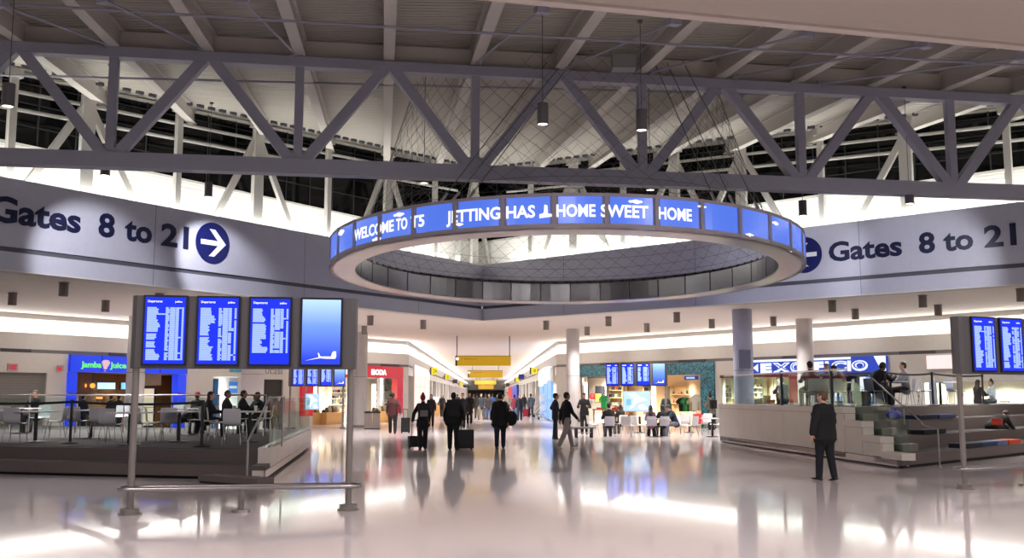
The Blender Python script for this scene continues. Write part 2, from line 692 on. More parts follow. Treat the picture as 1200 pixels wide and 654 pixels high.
# clerestory posts standing behind the fascia, every second one with two slanting braces
for w, side, pxs in ((WL, 'left', ((-85, 1), (10, 0), (100, 1), (208, 0), (302, 1), (385, 0), (455, 1), (510, 0), (556, 1))),
                     (WR, 'right', ((622, 0), (672, 1), (730, 0), (790, 1), (868, 1), (962, 0), (1062, 1), (1182, 0), (1280, 1)))):
    for i, (x, braced) in enumerate(pxs):
        u = w.uz(x, 200, -0.7)[0]
        q = w.pt(u, -0.7)
        z1 = zroof(q) - 0.75
        t = thing('window_post', '%s pale steel post from the left before the dark windows of the %s wall' % (ORD[i], side), 'post',
                  q + Vector((0, 0, 7.1)), 0, 'posts before the %s upper windows' % side)
        wide = 0.4 if braced else 0.2
        MB().bar(q + Vector((0, 0, 7.1)), q + Vector((0, 0, zroof(q) - 0.02)), wide, 0.16, up=w.n).build('post', WSTEEL, t, world=True)
        if braced:
            for sg in (-1, 1):
                sp = 1.85 if w.L - u > 3 or w is WR else 1.3
                mb = MB().bar(w.pt(u + sg * sp, -0.74, 7.1), w.pt(u + sg * 0.12, -0.74, z1), 0.2, 0.14, up=w.n)
                mb.build('brace', WSTEEL, t, world=True)
        MB().bar(q + Vector((0, 0, zroof(q) - 0.3)), q + Vector((0, 0, zroof(q) - 0.05)), wide + 0.2, 0.24, up=w.n).build('head_plate', WSTEEL, t, world=True)
    for j, dz in enumerate((0.62, 1.12)):
        k0, k1 = w.pt(-10 if w is WL else 0.6, -0.95), w.pt(w.L - 0.6 if w is WL else w.L + 10, -0.95)
        solo(MB().cyl(k0 + Vector((0, 0, zroof(k0) - dz)), k1 + Vector((0, 0, zroof(k1) - dz)), 0.055, 10), 'window_rail', WSTEEL,
             '%s pale pipe rail along the dark windows of the %s wall' % (('upper', 'lower')[j], side), 'rail')

# ---------------------------------------------------------------- back walls: cove, grille, panels
GRILL = M('grey_grille', (122, 120, 118), 0.6)
VENT = M('dark_vent', (78, 76, 76), 0.6)
for w, nm, u0, u1 in ((L2, 'left_back', -16, L2.L), (R2, 'right_back', 0, R2.L + 6), (CL, 'concourse_left', 0, CLEN), (CR, 'concourse_right', 0, CLEN)):
    mb = MB()
    w.box(mb, u0, u1, -0.3, 0, 3.48, 4.12)
    w.box(mb, u0, u1, -0.3, -0.12, 4.70, 4.92)
    up = struct(mb, 'wall_' + nm, CONC)
    mb = MB()
    w.box(mb, u0, u1, -0.28, -0.2, 4.11, 4.72)
    struct(mb, 'cove_light', COVE, up)
    mb = MB()
    w.box(mb, u0, u1, -0.25, -0.04, 3.33, 3.49)
    struct(mb, 'trim_grille', GRILL, up)


def wall_piece(w, u0, u1, z0, z1, mat, name='wall_panel', o0=-0.3, o1=0.0):
    mb = MB()
    w.box(mb, u0, u1, o0, o1, z0, z1)
    o = struct(mb, name, mat)
    return o


def U(w, px, py=440, off=0.0):
    return w.uz(px, py, off)[0]


# end wall of the concourse
EW = Wall(CL.pt(CLEN), CR.pt(0))
wall_piece(EW, -1, EW.L + 1, 2.75, 4.9, WHITE, 'wall_end')
wall_piece(EW, -1, EW.L + 1, 0, 2.75, M('dark_doorway', (24, 24, 26), 0.5), 'door_1', -0.4, -0.2)
# concourse sides: pilasters, header and recessed bays
BAY = M('bay_blue_grey', (176, 182, 194), 0.6)
PIL = M('pilaster_white', (222, 218, 212), 0.55)
for w, nm in ((CL, 'left'), (CR, 'right')):
    lo = wall_piece(w, 0, CLEN, 0, 3.34, BAY, 'wall_bays_' + nm, -1.9, -1.7)
    mb = MB()
    w.box(mb, 0, CLEN, -1.7, 0, 2.85, 3.34)
    struct(mb, 'trim_header', PIL, lo)
    for i in range(0, 26):
        u = 4.5 + i * 7.2
        if w is CR:
            u = CLEN - u
        mb = MB()
        w.box(mb, u - 0.55, u + 0.55, -1.7, 0, 0, 2.9)
        struct(mb, 'pilaster', PIL, lo)
# ================================================================ lamps
LAMP_PTS, PEND_PTS, SHOP_LIGHTS = [], [], []
LAMPB = M('lamp_housing', (118, 108, 102), 0.5)
PENDB = M('pendant_housing', (84, 80, 84), 0.45)
dl = thing('downlight', 'downlight', 'ceiling light')
MB().lathe([(0.115, -0.40), (0.13, -0.40), (0.13, 0.0), (0.0, 0.0)][::-1], seg=20).build('housing', LAMPB, dl, smooth=True)
MB().lathe([(0.0, -0.385), (0.115, -0.385), (0.115, -0.37), (0.0, -0.37)], seg=16).build('lens', LENS, dl)
MB().lathe([(0.0, -0.004), (0.15, -0.004), (0.15, -0.02), (0.13, -0.03)], seg=20).build('collar', LAMPB, dl)
place = Placer(dl)
lampsL = [(15, 343), (75, 331), (124, 352), (187, 344), (244, 357), (262, 366), (434, 370), (427, 382), (496, 375)]
lampsR = [(640, 376), (688, 383), (713, 371), (758, 379), (793, 366), (834, 374), (975, 352), (1002, 362), (1081, 346), (1099, 357), (1196, 338), (906, 371)]
for k, (side, pts) in enumerate((('left', lampsL), ('right', lampsR))):
    for i, (x, y) in enumerate(sorted(pts)):
        p = G(x, y, ZC)
        place(p, 0, '%s cylindrical grey downlight from the left under the %s low ceiling' % (ORD[i], side), 'downlights of the %s low ceiling' % side)
        LAMP_PTS.append(p - Vector((0, 0, 0.42)))

# hanging pendants: (px, py of the lens, distance, aim)
pd = [(636, 146, 19.0, None), (752, 153, 19.5, None), (9, 125, 17.5, None), (123, 206, 23.5, (WL, 105, 285)), (244, 231, 27.8, (WL, 250, 288)),
      (497, 215, 24.0, None), (762, 223, 24.5, None), (941, 253, 27.0, (WR, 935, 290)), (1066, 239, 25.0, (WR, 1075, 300))]
names = ['pendant lamp before the middle of the truss', 'pendant lamp before the truss, right of the middle', 'pendant lamp at the far left edge',
         'pendant lamp just under the truss at left', 'pendant lamp close to the left arrow disc', 'pendant lamp above the word jetting on the ring',
         'pendant lamp above the word home on the ring', 'small pendant lamp at the right end of the ring', 'pendant lamp before the right gate sign']
for (x, y, dist, aim), nm in zip(pd, names):
    p = D(x, y, dist)
    top = zroof(p) - 0.5
    t = thing('pendant_lamp', 'dark grey cylindrical ' + nm, 'pendant lamp', p, 0, 'pendant lamps under the roof')
    MB().lathe([(0.0, 0.44), (0.04, 0.44), (0.112, 0.43), (0.112, 0.0), (0.1, 0.0), (0.1, 0.02), (0.0, 0.02)], seg=22).build('housing', PENDB, t, smooth=True)
    MB().lathe([(0.0, 0.012), (0.098, 0.012), (0.098, 0.022), (0.0, 0.022)], seg=18).build('lens', LENS, t)
    MB().cyl((0, 0, 0.43), (0, 0, top - p.z), 0.008, 6).build('rod', PENDB, t)
    MB().lathe([(0, 0), (0.05, 0), (0.06, 0.05), (0, 0.05)], (0, 0, top - p.z - 0.05), 12).build('canopy', PENDB, t)
    if aim:
        w, ax, ay = aim
        u, z = w.uz(ax, ay)
        PEND_PTS.append((p, w.pt(u, 0, z - 0.6), 700))
    else:
        PEND_PTS.append((p, p - Vector((0, 0, 4)), 650))

# ================================================================ gate signs on the fascia
def wall_word(w, s, x0, x1, yb, yt, xm=None):
    xm = (x0 + x1) / 2
    u0, _ = w.uz(x0, (yb + yt) / 2)
    u1, _ = w.uz(x1, (yb + yt) / 2)
    zb, zt = w.uz(xm, yb)[1], w.uz(xm, yt)[1]
    return u0, u1, zb, zt


gl = thing('gate_sign', 'navy sign lettering Gates 8 to 21 with arrow disc, left fascia', 'sign', WL.pt(5, 0.0, 5.7))
gr = thing('gate_sign', 'navy sign lettering Gates 8 to 21 with arrow disc, right fascia', 'sign', WR.pt(12, 0.0, 5.7))
for w, root, words_ in ((WL, gl, (('Gates', -15, 94, 0, 0), ('8', 115, 134, 0, 0), ('to', 146, 178, 0, 0), ('21', 189, 221, 0, 0))),
                        (WR, gr, (('Gates', 971, 1057, 0, 0), ('8', 1077, 1096, 0, 0), ('to', 1106, 1141, 0, 0), ('21', 1154, 1192, 0, 0)))):
    if w is WL:
        zb = (w.uz(125, 277)[1] + w.uz(200, 288.5)[1]) / 2
        cap = w.uz(125, 250)[1] - w.uz(125, 277)[1]
    else:
        zb = (w.uz(1086, 296.5)[1] + w.uz(980, 305)[1]) / 2
        cap = w.uz(1086, 273)[1] - w.uz(1086, 296.5)[1]
    for s, x0, x1, _, _ in words_:
        ym = 462 - (zb + cap / 2 - EYE) * 34
        ym = 270 if w is WL else 290
        u0, u1 = w.uz(x0, ym)[0], w.uz(x1, ym)[0]
        w.text(s, u0, u1, zb, cap, 0.004, NAVY, root, 'lettering', 0.03, 0.02)
    cx, cy = ((249, 285) if w is WL else (943, 299))
    u, z = w.uz(cx, cy)
    r = abs(w.uz(cx, cy - 24)[1] - z)
    if w is WR:
        r = abs(w.uz(cx, cy - 21)[1] - z)
    mb = MB()
    rings = [[w.pt(u + r * math.cos(2 * PI * i / 48), o, z + r * math.sin(2 * PI * i / 48)) for i in range(48)] for o in (0.004, 0.03)]
    mb.loft(rings)
    disc = mb.build('arrow_disc', M('navy_disc', (14, 24, 92), 0.35), root, world=True)
    mb = MB()
    q = r / 1.0
    shapes = [[(-0.72, -0.13), (0.35, -0.13), (0.35, 0.13), (-0.72, 0.13)],
              [(0.72, 0.0), (0.0, 0.68), (-0.22, 0.68), (-0.22, 0.62), (0.36, 0.0)],
              [(0.72, 0.0), (0.36, 0.0), (-0.22, -0.62), (-0.22, -0.68), (0.0, -0.68)]]
    shapes = [[(-0.72, -0.12), (0.42, -0.12), (0.42, 0.12), (-0.72, 0.12)],
              [(0.76, 0.0), (0.08, 0.66), (-0.24, 0.66), (0.40, 0.0)],
              [(0.76, 0.0), (0.40, 0.0), (-0.24, -0.66), (0.08, -0.66)]]
    flip = 1 if w is WL else -1
    for sh in shapes:
        mb.loft([[w.pt(u + flip * q * a, o, z + q * b) for a, b in sh] for o in (0.03, 0.045)])
    mb.build('arrow', M('sign_white', (240, 240, 245), 0.4), disc, world=True)
# ================================================================ the hanging ring of screens
RC, RO, RI = Vector((1.51, 28.0, 0)), 6.66, 5.95
RZ0, RZ1 = 5.33, 6.13
TILT = -0.035           # the ring hangs a little lower at its far side
NP = 36
STEP = 2 * PI / NP


def rp(phi, r, z):
    """phi 0 faces the viewer, grows to the right"""
    y = RC.y - r * math.cos(phi)
    return Vector((RC.x + r * math.sin(phi), y, z + TILT * (y - RC.y + RO)))


def arc_box(mb, a0, a1, r0, r1, z0, z1, seg=4):
    rings = []
    for i in range(seg + 1):
        a = a0 + (a1 - a0) * i / seg
        rings.append([rp(a, r0, z0), rp(a, r1, z0), rp(a, r1, z1), rp(a, r0, z1)])
    return mb.loft(rings)


ring = thing('ring_display', 'large hanging ring of blue screens with white welcome lettering', 'display', (RC.x, RC.y, RZ0))
RSTEEL = M('ring_steel', (186, 180, 184), 0.28, 0.85, noise=0.12, scale=3)
RFRAME = M('ring_frame', (168, 160, 168), 0.4, 0.0)
# underside, inner drum, outer rims
mb = MB()
for i in range(72):
    arc_box(mb, i * 2 * PI / 72, (i + 1) * 2 * PI / 72, RI, RO, RZ0, RZ0 + 0.03, 1)
bmesh.ops.remove_doubles(mb.bm, verts=mb.bm.verts, dist=1e-4)
mb.build('underside', RSTEEL, ring, world=True)
for nm, z0, z1 in (('lower_rim', RZ0 + 0.0, RZ0 + 0.115), ('upper_rim', RZ1 - 0.075, RZ1)):
    mb = MB()
    for i in range(NP * 2):
        arc_box(mb, i * STEP / 2, (i + 1) * STEP / 2, RO - 0.12, RO, z0, z1, 1)
    mb.build(nm, RFRAME, ring, world=True)
DRUM = M('drum_panel', (150, 150, 154), 0.22, 0.9, noise=0.1, scale=2)
for i in range(NP):
    a = rad(-5) + i * STEP
    mb = MB()
    arc_box(mb, a + 0.004, a + STEP - 0.004, RI, RI + 0.04, RZ0 + 0.03, RZ0 + 0.62, 3)
    mb.build('drum_panel', DRUM, ring, world=True)
mb = MB()
for i in range(NP * 2):
    arc_box(mb, i * STEP / 2, (i + 1) * STEP / 2, RI + 0.045, RI + 0.06, RZ0 + 0.03, RZ0 + 0.6, 1)
mb.build('drum_backing', RFRAME, ring, world=True)
mb = MB()
for i in range(NP * 2):
    arc_box(mb, i * STEP / 2, (i + 1) * STEP / 2, RO - 0.3, RO - 0.12, RZ1 - 0.03, RZ1, 1)
    arc_box(mb, i * STEP / 2, (i + 1) * STEP / 2, RO - 0.08, RO - 0.055, RZ0 + 0.03, RZ1 - 0.01, 1)
mb.build('top_plate', RFRAME, ring, world=True)
screens = []
for i in range(NP):
    a = rad(-5) + i * STEP
    mb = MB()
    arc_box(mb, a - 0.006, a + 0.006, RO - 0.1, RO + 0.012, RZ0, RZ1, 1)
    mb.build('mullion', RFRAME, ring, world=True)
    mb = MB()
    arc_box(mb, a + 0.014, a + STEP - 0.014, RO - 0.05, RO - 0.015, RZ0 + 0.115, RZ1 - 0.075, 5)
    screens.append(mb.build('screen', RINGB, ring, world=True))


def ring_phi(px, py):
    d = ray(px, py)
    d2 = Vector((d.x, d.y))
    c = Vector((RC.x, RC.y))
    a, b, cc = d2.dot(d2), -2 * d2.dot(c), c.dot(c) - RO * RO
    q = max(0, b * b - 4 * a * cc)
    t = (-b - math.sqrt(q)) / (2 * a)
    X = d2 * t - c
    return math.atan2(X.x, -X.y), EYE + d.z * t


def screen_at(phi):
    return screens[int(((phi - rad(-5)) % (2 * PI)) / STEP) % NP]


def ring_bend(me, phi0, zb):
    for v in me.vertices:
        v.co = rp(phi0 + v.co.x / RO, RO - 0.013 + (0.008 if v.co.z > 0 else 0), zb + v.co.y)


for s, x0, x1, yy in (('WELCOME', 415, 461, 267), ('TO', 464, 477, 262), ('T5', 481, 497, 259), ('JETTING', 523, 586, 249), ('HAS', 593, 627, 246),
                      ('HOME', 652, 698, 247), ('SWEET', 704, 760, 247), ('HOME', 772, 811, 252)):
    p0, p1 = ring_phi(x0, yy)[0], ring_phi(x1, yy)[0]
    # lettering that runs over two screens is cut where they meet
    me = fit_text(s, (p1 - p0) * RO, 0.27, 0.028, 0.004)
    # refine long faces so that the letters follow the curve
    ring_bend(me, p0, RZ0 + 0.27)
    link('lettering', me, LITW, screen_at((p0 + p1) / 2), world=True)
# winged cake shape after HAS
p0, _ = ring_phi(632, 246)
mb = MB()
prof = [(0.0, 0.0), (0.28, 0.03), (0.27, 0.09), (0.19, 0.1), (0.18, 0.28), (0.14, 0.3), (0.11, 0.3), (0.1, 0.13), (0.06, 0.1), (0.0, 0.09)]
mb.loft([[rp(p0 + x / RO, RO - 0.013 + o, RZ0 + 0.24 + y) for x, y in prof] for o in (0, 0.008)])
mb.build('white_swoosh', LITW, screen_at(p0 + 0.02), world=True)
# clouds on the screens
for x, y, w in ((467, 249, 12), (441, 277, 10), (399, 267, 7), (537, 262, 11), (745, 236, 16), (823, 241, 10), (909, 258, 7), (879, 273, 9), (927, 289, 4)):
    p, z = ring_phi(x, y)
    wa = abs(ring_phi(x + w / 2, y)[0] - ring_phi(x - w / 2, y)[0])
    mb = MB()
    for dx, dz, r in ((-0.34, 0, 0.16), (0, 0.02, 0.24), (0.32, 0, 0.17), (0.1, -0.05, 0.2)):
        pts = [(dx + r * 1.2 * math.cos(t * PI / 8), dz + r * 0.55 * math.sin(t * PI / 8)) for t in range(16)]
        mb.loft([[rp(p + xx * wa, RO - 0.013 + o, z + zz * wa * RO) for xx, zz in pts] for o in (0, 0.007)])
    mb.build('white_cloud', LITW, screen_at(p), world=True)

# net of thin cables from the ring's inner rim up to the roof
CABLE = M('thin_cable', (84, 83, 82), 0.6)
mb = MB()
NT = RZ0 + 0.66
ztop, rtop = 10.5, 4.4
NL = 60
for fam in (-1, 1):
    for i in range(NL):
        a = 2 * PI * i / NL
        pts = []
        for k in range(9):
            f = k / 8
            pts.append(rp(a + fam * 1.0 * f, RI + 0.02 + (rtop - RI) * (f ** 0.92), NT + (ztop - NT) * f ** 1.08))
        mb.tube(pts, 0.0045, 3)
for f in (0.04, 0.1, 0.17):
    mb.tube([rp(2 * PI * i / 48, RI + 0.02 + (rtop - RI) * f, NT + (ztop - NT) * f) for i in range(48)], 0.006, 3, closed=True)
o = solo(mb, 'cable_net', CABLE, 'fine net of crossing cables rising from the ring to the roof', 'net')
o['kind'] = 'stuff'
for i in range(96):
    a = 2 * PI * i / 96
    mb = MB()
    c = rp(a, RI + 0.02, NT - 0.0)
    tv = Vector((math.cos(a), math.sin(a), 0))
    mb.tube([c + tv * 0.045 * math.cos(k * PI / 5) + Vector((0, 0, 0.045 * math.sin(k * PI / 5))) for k in range(10)], 0.011, 5, closed=True)
    mb.build('net_hook', BLACK, ring, world=True)
# suspension cables
for i, (a, b) in enumerate((((505, 213), (633, 83)), ((520, 213), (660, 73)), ((540, 205), (672, 70)), ((873, 213), (800, 113)), ((850, 205), (783, 110)), ((905, 235), (830, 130)))):
    ph = ring_phi(a[0], a[1] + 25)[0]
    p = rp(ph, RO - 0.3, RZ1)
    q = D(b[0], b[1], 23.5)
    d = (q - p).normalized()
    while q.z < zroof(q) - 0.35:
        q = q + d * 0.1
    t = thing('suspension_cable', '%s slanting cable from the left that holds up the ring of screens' % ORD[i], 'cable', p, 0, 'ring suspension cables')
    MB().cyl(p, q, 0.011, 6).build('cable', CABLE, t, world=True)
    MB().cyl(p, p + d * 0.35, 0.035, 8).build('turnbuckle', BRUSH, t, world=True)

# ================================================================ flight boards
BOARD = M('board_grey', (92, 88, 90), 0.45, 0.3)
BDARK = M('board_dark_frame', (22, 22, 34), 0.35)
POSTM = M('board_post', (150, 142, 138), 0.35, 0.7)
SKY = M_gradient_screen()


def flight_board(label, base, ang, W=3.2, far=False, map_panel=None, end='steel', zt=3.12, zb=2.07, mirror=False, offs=0.0):
    """local frame: x along the board, front towards -y"""
    t = thing('flight_board', label, 'flight board', base, ang)
    rnd = random.Random(int(base[0] * 100))
    h = zt - zb
    th = 0.14
    prof = [(0.0, -th), (-0.06, -th + 0.05), (-0.09, 0), (-0.06, th - 0.05), (0.0, th)]
    mb = MB()
    pl = [(x, y) for x, y in prof] + [(W - x, y) for x, y in prof[::-1]]
    mb.prism(pl, zb, zt)
    mb.build('cabinet', BOARD, t, bevel=0.012)
    sw, sh = 0.56, 0.96
    pitch = 0.74
    x0 = (W - pitch * 3 - sw) / 2 + offs
    for k in range(4):
        xx = x0 + k * pitch
        z0 = zb + (h - sh) / 2 + 0.02
        mb = MB().box(xx - 0.03, xx + sw + 0.03, -th - 0.035, -th, z0 - 0.03, z0 + sh + 0.03)
        fr = mb.build('screen_frame', BDARK, t, bevel=0.006)
        mb = MB().box(xx, xx + sw, -th - 0.042, -th - 0.034, z0, z0 + sh)
        sc = mb.build('screen', SCRB if k < 3 else SKY, fr)
        y1 = -th - 0.043
        if k < 3:
            # column blocks of the flight list
            mb = MB()
            n = 34 if k < 2 else 29
            rw = [0.22, 0.18, 0.26, 0.2, 0.24]
            yb = z0 + sh - 0.165
            rh = 0.0225
            wd = 0.2
            for r in range(n):
                zz = yb - r * rh
                if r % 5 == 0:
                    wd = rnd.choice((0.14, 0.16, 0.19, 0.2, 0.23))
                if k == 0 and r == 4:
                    wd2 = 0.3
                else:
                    wd2 = wd + rnd.uniform(-0.02, 0.02)
                cols = [(0.03, wd2 * 0.9), (0.285, 0.04 + rnd.choice((0, 0.015))), (0.345, 0.075), (0.425, 0.045 if rnd.random() < 0.9 else 0.08), (0.51, 0.028)]
                for cx, cw in cols:
                    if rnd.random() < 0.04:
                        continue
                    mb.quad((xx + cx, y1, zz), (xx + cx + cw, y1, zz), (xx + cx + cw, y1, zz + rh * 0.88), (xx + cx, y1, zz + rh * 0.88))
            mb.build('flight_lettering', ROWS, sc)
            if not far:
                me = fit_text('Departures', 0.2, 0.032, 0.02, 0.001)
                for v in me.vertices:
                    v.co = Vector((xx + 0.035 + v.co.x, y1 - 0.002, z0 + sh - 0.075 + v.co.y))
                link('title', me, LITW, sc)
                me = fit_text('jetBlue', 0.1, 0.026, 0.02, 0.001)
                for v in me.vertices:
                    v.co = Vector((xx + 0.41 + v.co.x, y1 - 0.002, z0 + sh - 0.075 + v.co.y))
                link('carrier_name', me, LITW, sc)
            else:
                mb = MB()
                for a, b in ((0.035, 0.22), (0.42, 0.51)):
                    mb.quad((xx + a, y1, z0 + sh - 0.08), (xx + b, y1, z0 + sh - 0.08), (xx + b, y1, z0 + sh - 0.045), (xx + a, y1, z0 + sh - 0.045))
                mb.build('title', LITW, sc)
        else:
            # white jet silhouette low on the picture
            pts = [(0.05, 0.055), (0.25, 0.105), (0.235, 0.17), (0.25, 0.17), (0.275, 0.118), (0.43, 0.118), (0.44, 0.165), (0.46, 0.195), (0.5, 0.195), (0.505, 0.12),
                   (0.49, 0.085), (0.36, 0.085), (0.27, 0.092), (0.22, 0.085)]
            mb = MB()
            mb.loft([[(xx + a, y1 - o, z0 + b) for a, b in pts] for o in (0, 0.003)])
            mb.build('jet_picture', LITW, sc)
    r = 0.05
    for px_ in (0.0, W):
        MB().cyl((px_, 0, 0.06), (px_, 0, zt - 0.05), r, 14).build('post', POSTM, t, smooth=True)
        MB().lathe([(0.0, 0), (0.16, 0), (0.16, 0.02), (0.13, 0.03), (0.13, 0.085), (0.05, 0.1), (0.0, 0.1)], (px_, 0, 0), 20).build('base', POSTM, t, smooth=True)
    if not far:
        MB().cyl((W / 2, 0, 0), (W / 2, 0, 0.36), 0.04, 12).build('middle_post', POSTM, t)
        MB().lathe([(0.0, 0), (0.14, 0), (0.13, 0.04), (0.0, 0.05)], (W / 2, 0, 0), 18).build('middle_base', POSTM, t)
        q = 0.16
        pts = []
        for k in range(9):
            a = PI / 2 + PI * k / 8
            pts.append((q * math.cos(a), q * math.sin(a), 0.36))
        for k in range(9):
            a = -PI / 2 + PI * k / 8
            pts.append((W + q * math.cos(a), q * math.sin(a), 0.36))
        MB().tube(pts, 0.032, 10, closed=True).build('bumper_rail', BRUSH, t, smooth=True)
    if map_panel:
        a, b, z0, z1 = map_panel
        fr = MB().box(a, b, -0.09, 0.03, z0, z1).build('map_panel', M('map_case', (165, 170, 190), 0.4), t)
        mp = MB().box(a + 0.02, b - 0.02, -0.096, -0.09, z0 + 0.03, z1 - 0.03).build('map_face', M('map_face_blue', (176, 206, 246), 0.4, emit=1.0), fr)
        mb = MB()
        w, hh = b - a, z1 - z0
        for sh_ in ([(0.15, 0.85), (0.45, 0.9), (0.62, 0.7), (0.9, 0.55), (0.66, 0.5), (0.5, 0.42), (0.35, 0.2), (0.2, 0.1), (0.4, 0.5), (0.42, 0.65)],
                    [(0.55, 0.3), (0.75, 0.35), (0.9, 0.12), (0.6, 0.1)]):
            mb.loft([[(a + w * x, -0.097 - o, z0 + hh * y) for x, y in sh_] for o in (0, 0.003)])
        mb.build('map_drawing', LITW, mp)
        MB().box(a + w * 0.12, a + w * 0.3, -0.1, -0.096, z0 + hh * 0.3, z0 + hh * 0.6).build('map_key', M('map_key_teal', (120, 185, 215), 0.5, emit=0.9), mp)
        for x in (a + 0.06, b - 0.06):
            MB().box(x - 0.03, x + 0.03, -0.05, 0.0, z1, zb + 0.02).build('map_bracket', POSTM, t)
    return t


bl, br = G(152, 603), G(408, 598)
d = br - bl
ba = flight_board('tall departures board on two posts with a steel bumper rail, left front', bl, math.atan2(d.y, d.x), d.length, offs=-0.02)
mb = MB()
flight_board('departures board cut off by the right edge, beside the walking man with cropped hair', G(1131, 573), rad(25), 3.2)
flight_board('small far departures board with a lit map under it, before the red shop', G(339, 504), rad(38), 2.85, True, (0.75, 1.5, 0.95, 1.74))
flight_board('small far departures board with a lit map under it, before the teal shop', G(713, 505), rad(-22), 2.75, True, (0.75, 2.05, 0.9, 1.85))
# ================================================================ raised seating platforms
CARPET = M('dark_carpet', (74, 70, 70), 0.9, noise=0.2, scale=30)
STONE = M('pale_stone_cladding', (216, 206, 198), 0.25, noise=0.08, scale=2)
STEP_M = M('brown_step_edge', (98, 88, 85), 0.6)
KICK = M('black_toe_kick', (10, 10, 10), 0.6)
SHADOWJ = M('dark_joint', (60, 56, 54), 0.6)


def poly_up(pts, z0, z1, mat, name, parent, bevel=0.0):
    return MB().prism([(p.x, p.y) for p in pts], z0, z1).build(name, mat, parent, bevel=bevel, world=True)


# ---- left platform
PA, PB = G(0, 556), G(160, 560)
LC = G(303, 569)                        # right front corner of the platform on the floor
LD = G(363, 525)                        # its right side runs back to here
fd = (PB - PA).normalized()             # front, left to right
sd = (LD - LC).normalized()             # side, going back
fl = PA - fd * 9
LPZ = 0.55


def l_front(k):
    """front line pushed back by k metres"""
    n = Vector((-fd.y, fd.x, 0))
    a = fl + n * k
    c = LC + sd * (k / max(0.2, sd.dot(n)))
    # meeting point of the pushed line with the side line
    det = fd.x * -sd.y + sd.x * fd.y
    r = LC - a
    tt = (r.x * -sd.y + sd.x * r.y) / det
    return a, a + fd * tt


back = 15.0
pf = thing('seating_platform', 'raised dark carpeted seating platform with steps at the left', 'platform', (LC.x, LC.y, 0))
a0, c0 = l_front(0.0)
a1, c1 = l_front(0.85)
bk_r = LD + sd * 0.2
bk_l = a0 + sd * back
poly_up([a0 + sd * 0.15, c0 + sd * 0.15 - fd * 0.1, bk_r - fd * 0.1, bk_l], 0.0, 0.06, KICK, 'toe_kick', pf)
poly_up([a0, c0, c0 + sd * 1.2, a0 + sd * 1.2], 0.06, 0.285, STEP_M, 'step', pf, 0.01)
poly_up([a1, c1, bk_r, bk_l], 0.06, LPZ - 0.012, STEP_M, 'deck', pf, 0.01)
poly_up([a1 + sd * 0.12, c1 + sd * 0.12 - fd * 0.3, bk_r - fd * 0.3, bk_l], LPZ - 0.012, LPZ, CARPET, 'carpet', pf)
poly_up([a0 + sd * 0.02, c0 + sd * 0.02 - fd * 0.3, c0 + sd * 0.85 - fd * 0.3, a0 + sd * 0.85], 0.285, 0.292, CARPET, 'step_carpet', pf)
# side cladding in two bands with a shadow joint
sw = Wall(c0, bk_r)
for z0, z1, o in ((0.06, 0.2, 0.02), (0.215, LPZ + 0.05, 0.03)):
    mb = MB()
    n = 7
    for i in range(n):
        u0, u1 = 0.85 * (z0 > 0.2) + (sw.L - 0.85 * (z0 > 0.2)) * i / n, 0.85 * (z0 > 0.2) + (sw.L - 0.85 * (z0 > 0.2)) * (i + 1) / n
        sw.box(mb, u0 + 0.008, u1 - 0.008, -0.25, o, z0, z1)
    mb.build('side_cladding', STONE, pf, world=True)
# one low step block before the corner
s0, s1 = G(232, 566), G(301, 571)
st = thing('step_block', 'low brown step block before the left platform corner', 'step', ((s0 + s1) / 2))
e_ = (s1 - s0).normalized()
nrm = Vector((-e_.y, e_.x, 0))
poly_up([s0 + nrm * 0.03, s1 + nrm * 0.03, s1 + nrm * 0.42, s0 + nrm * 0.42], 0.0, 0.04, KICK, 'toe_kick', st)
poly_up([s0, s1, s1 + nrm * 0.42, s0 + nrm * 0.42], 0.04, 0.15, STEP_M, 'tread', st, 0.008)

# glass balustrade on the side and steel handrail over the steps
gb = thing('glass_balustrade', 'clear glass balustrade along the side of the left platform', 'balustrade', sw.pt(1.0, 0, LPZ + 0.05))
n = 4
for i in range(n):
    u0, u1 = 1.0 + (sw.L - 1.1) * i / n, 1.0 + (sw.L - 1.1) * (i + 1) / n
    mb = MB()
    sw.box(mb, u0 + 0.01, u1 - 0.01, -0.05, -0.035, LPZ + 0.05, LPZ + 1.05)
    mb.build('glass_panel', GLASS, gb, world=True)
mb = MB()
sw.box(mb, 1.0, sw.L - 0.1, -0.07, -0.015, LPZ + 0.05, LPZ + 0.09)
mb.build('clamp_rail', BRUSH, gb, world=True)
hr = thing('handrail', 'bent steel handrail going down the steps of the left platform', 'handrail', G(289, 567))
p = [G(289, 567), G(289, 567) + Vector((0, 0, 0.80))]
top = D(316, 466, c1.y + 0.15)
q = D(332, 465, c1.y + 1.6)
MB().tube([p[0], p[1], p[1] + (top - p[1]) * 0.1, top, q, q - Vector((0, 0, q.z - LPZ))], 0.022, 8).build('rail', BRUSH, hr, world=True, smooth=True)
MB().lathe([(0, 0), (0.05, 0), (0.05, 0.015), (0, 0.02)], p[0], 12).build('foot_plate', BRUSH, hr, world=True)
# far railing of the platform: thin rail on slim posts
fr = thing('railing', 'thin grey railing along the back of the left platform', 'railing', bk_l)
b0, b1 = G(0, 500, LPZ), G(312, 500, LPZ)
b0, b1 = D(-20, 463, 30), D(312, 463, 30)
MB().cyl(b0, b1, 0.022, 8).build('top_rail', BRUSH, fr, world=True)
for i in range(7):
    x = b0 + (b1 - b0) * (i / 6)
    MB().bar(Vector((x.x, x.y, LPZ)), x, 0.03, 0.05).build('post', BRUSH, fr, world=True)
mb = MB()
for i in range(6):
    x, y = b0 + (b1 - b0) * (i / 6 + 0.006), b0 + (b1 - b0) * ((i + 1) / 6 - 0.006)
    mb.bar((x.x, x.y, (x.z + LPZ) / 2), (y.x, y.y, (x.z + LPZ) / 2), 0.012, x.z - LPZ - 0.16)
mb.build('glass_infill', GLASS, fr, world=True)

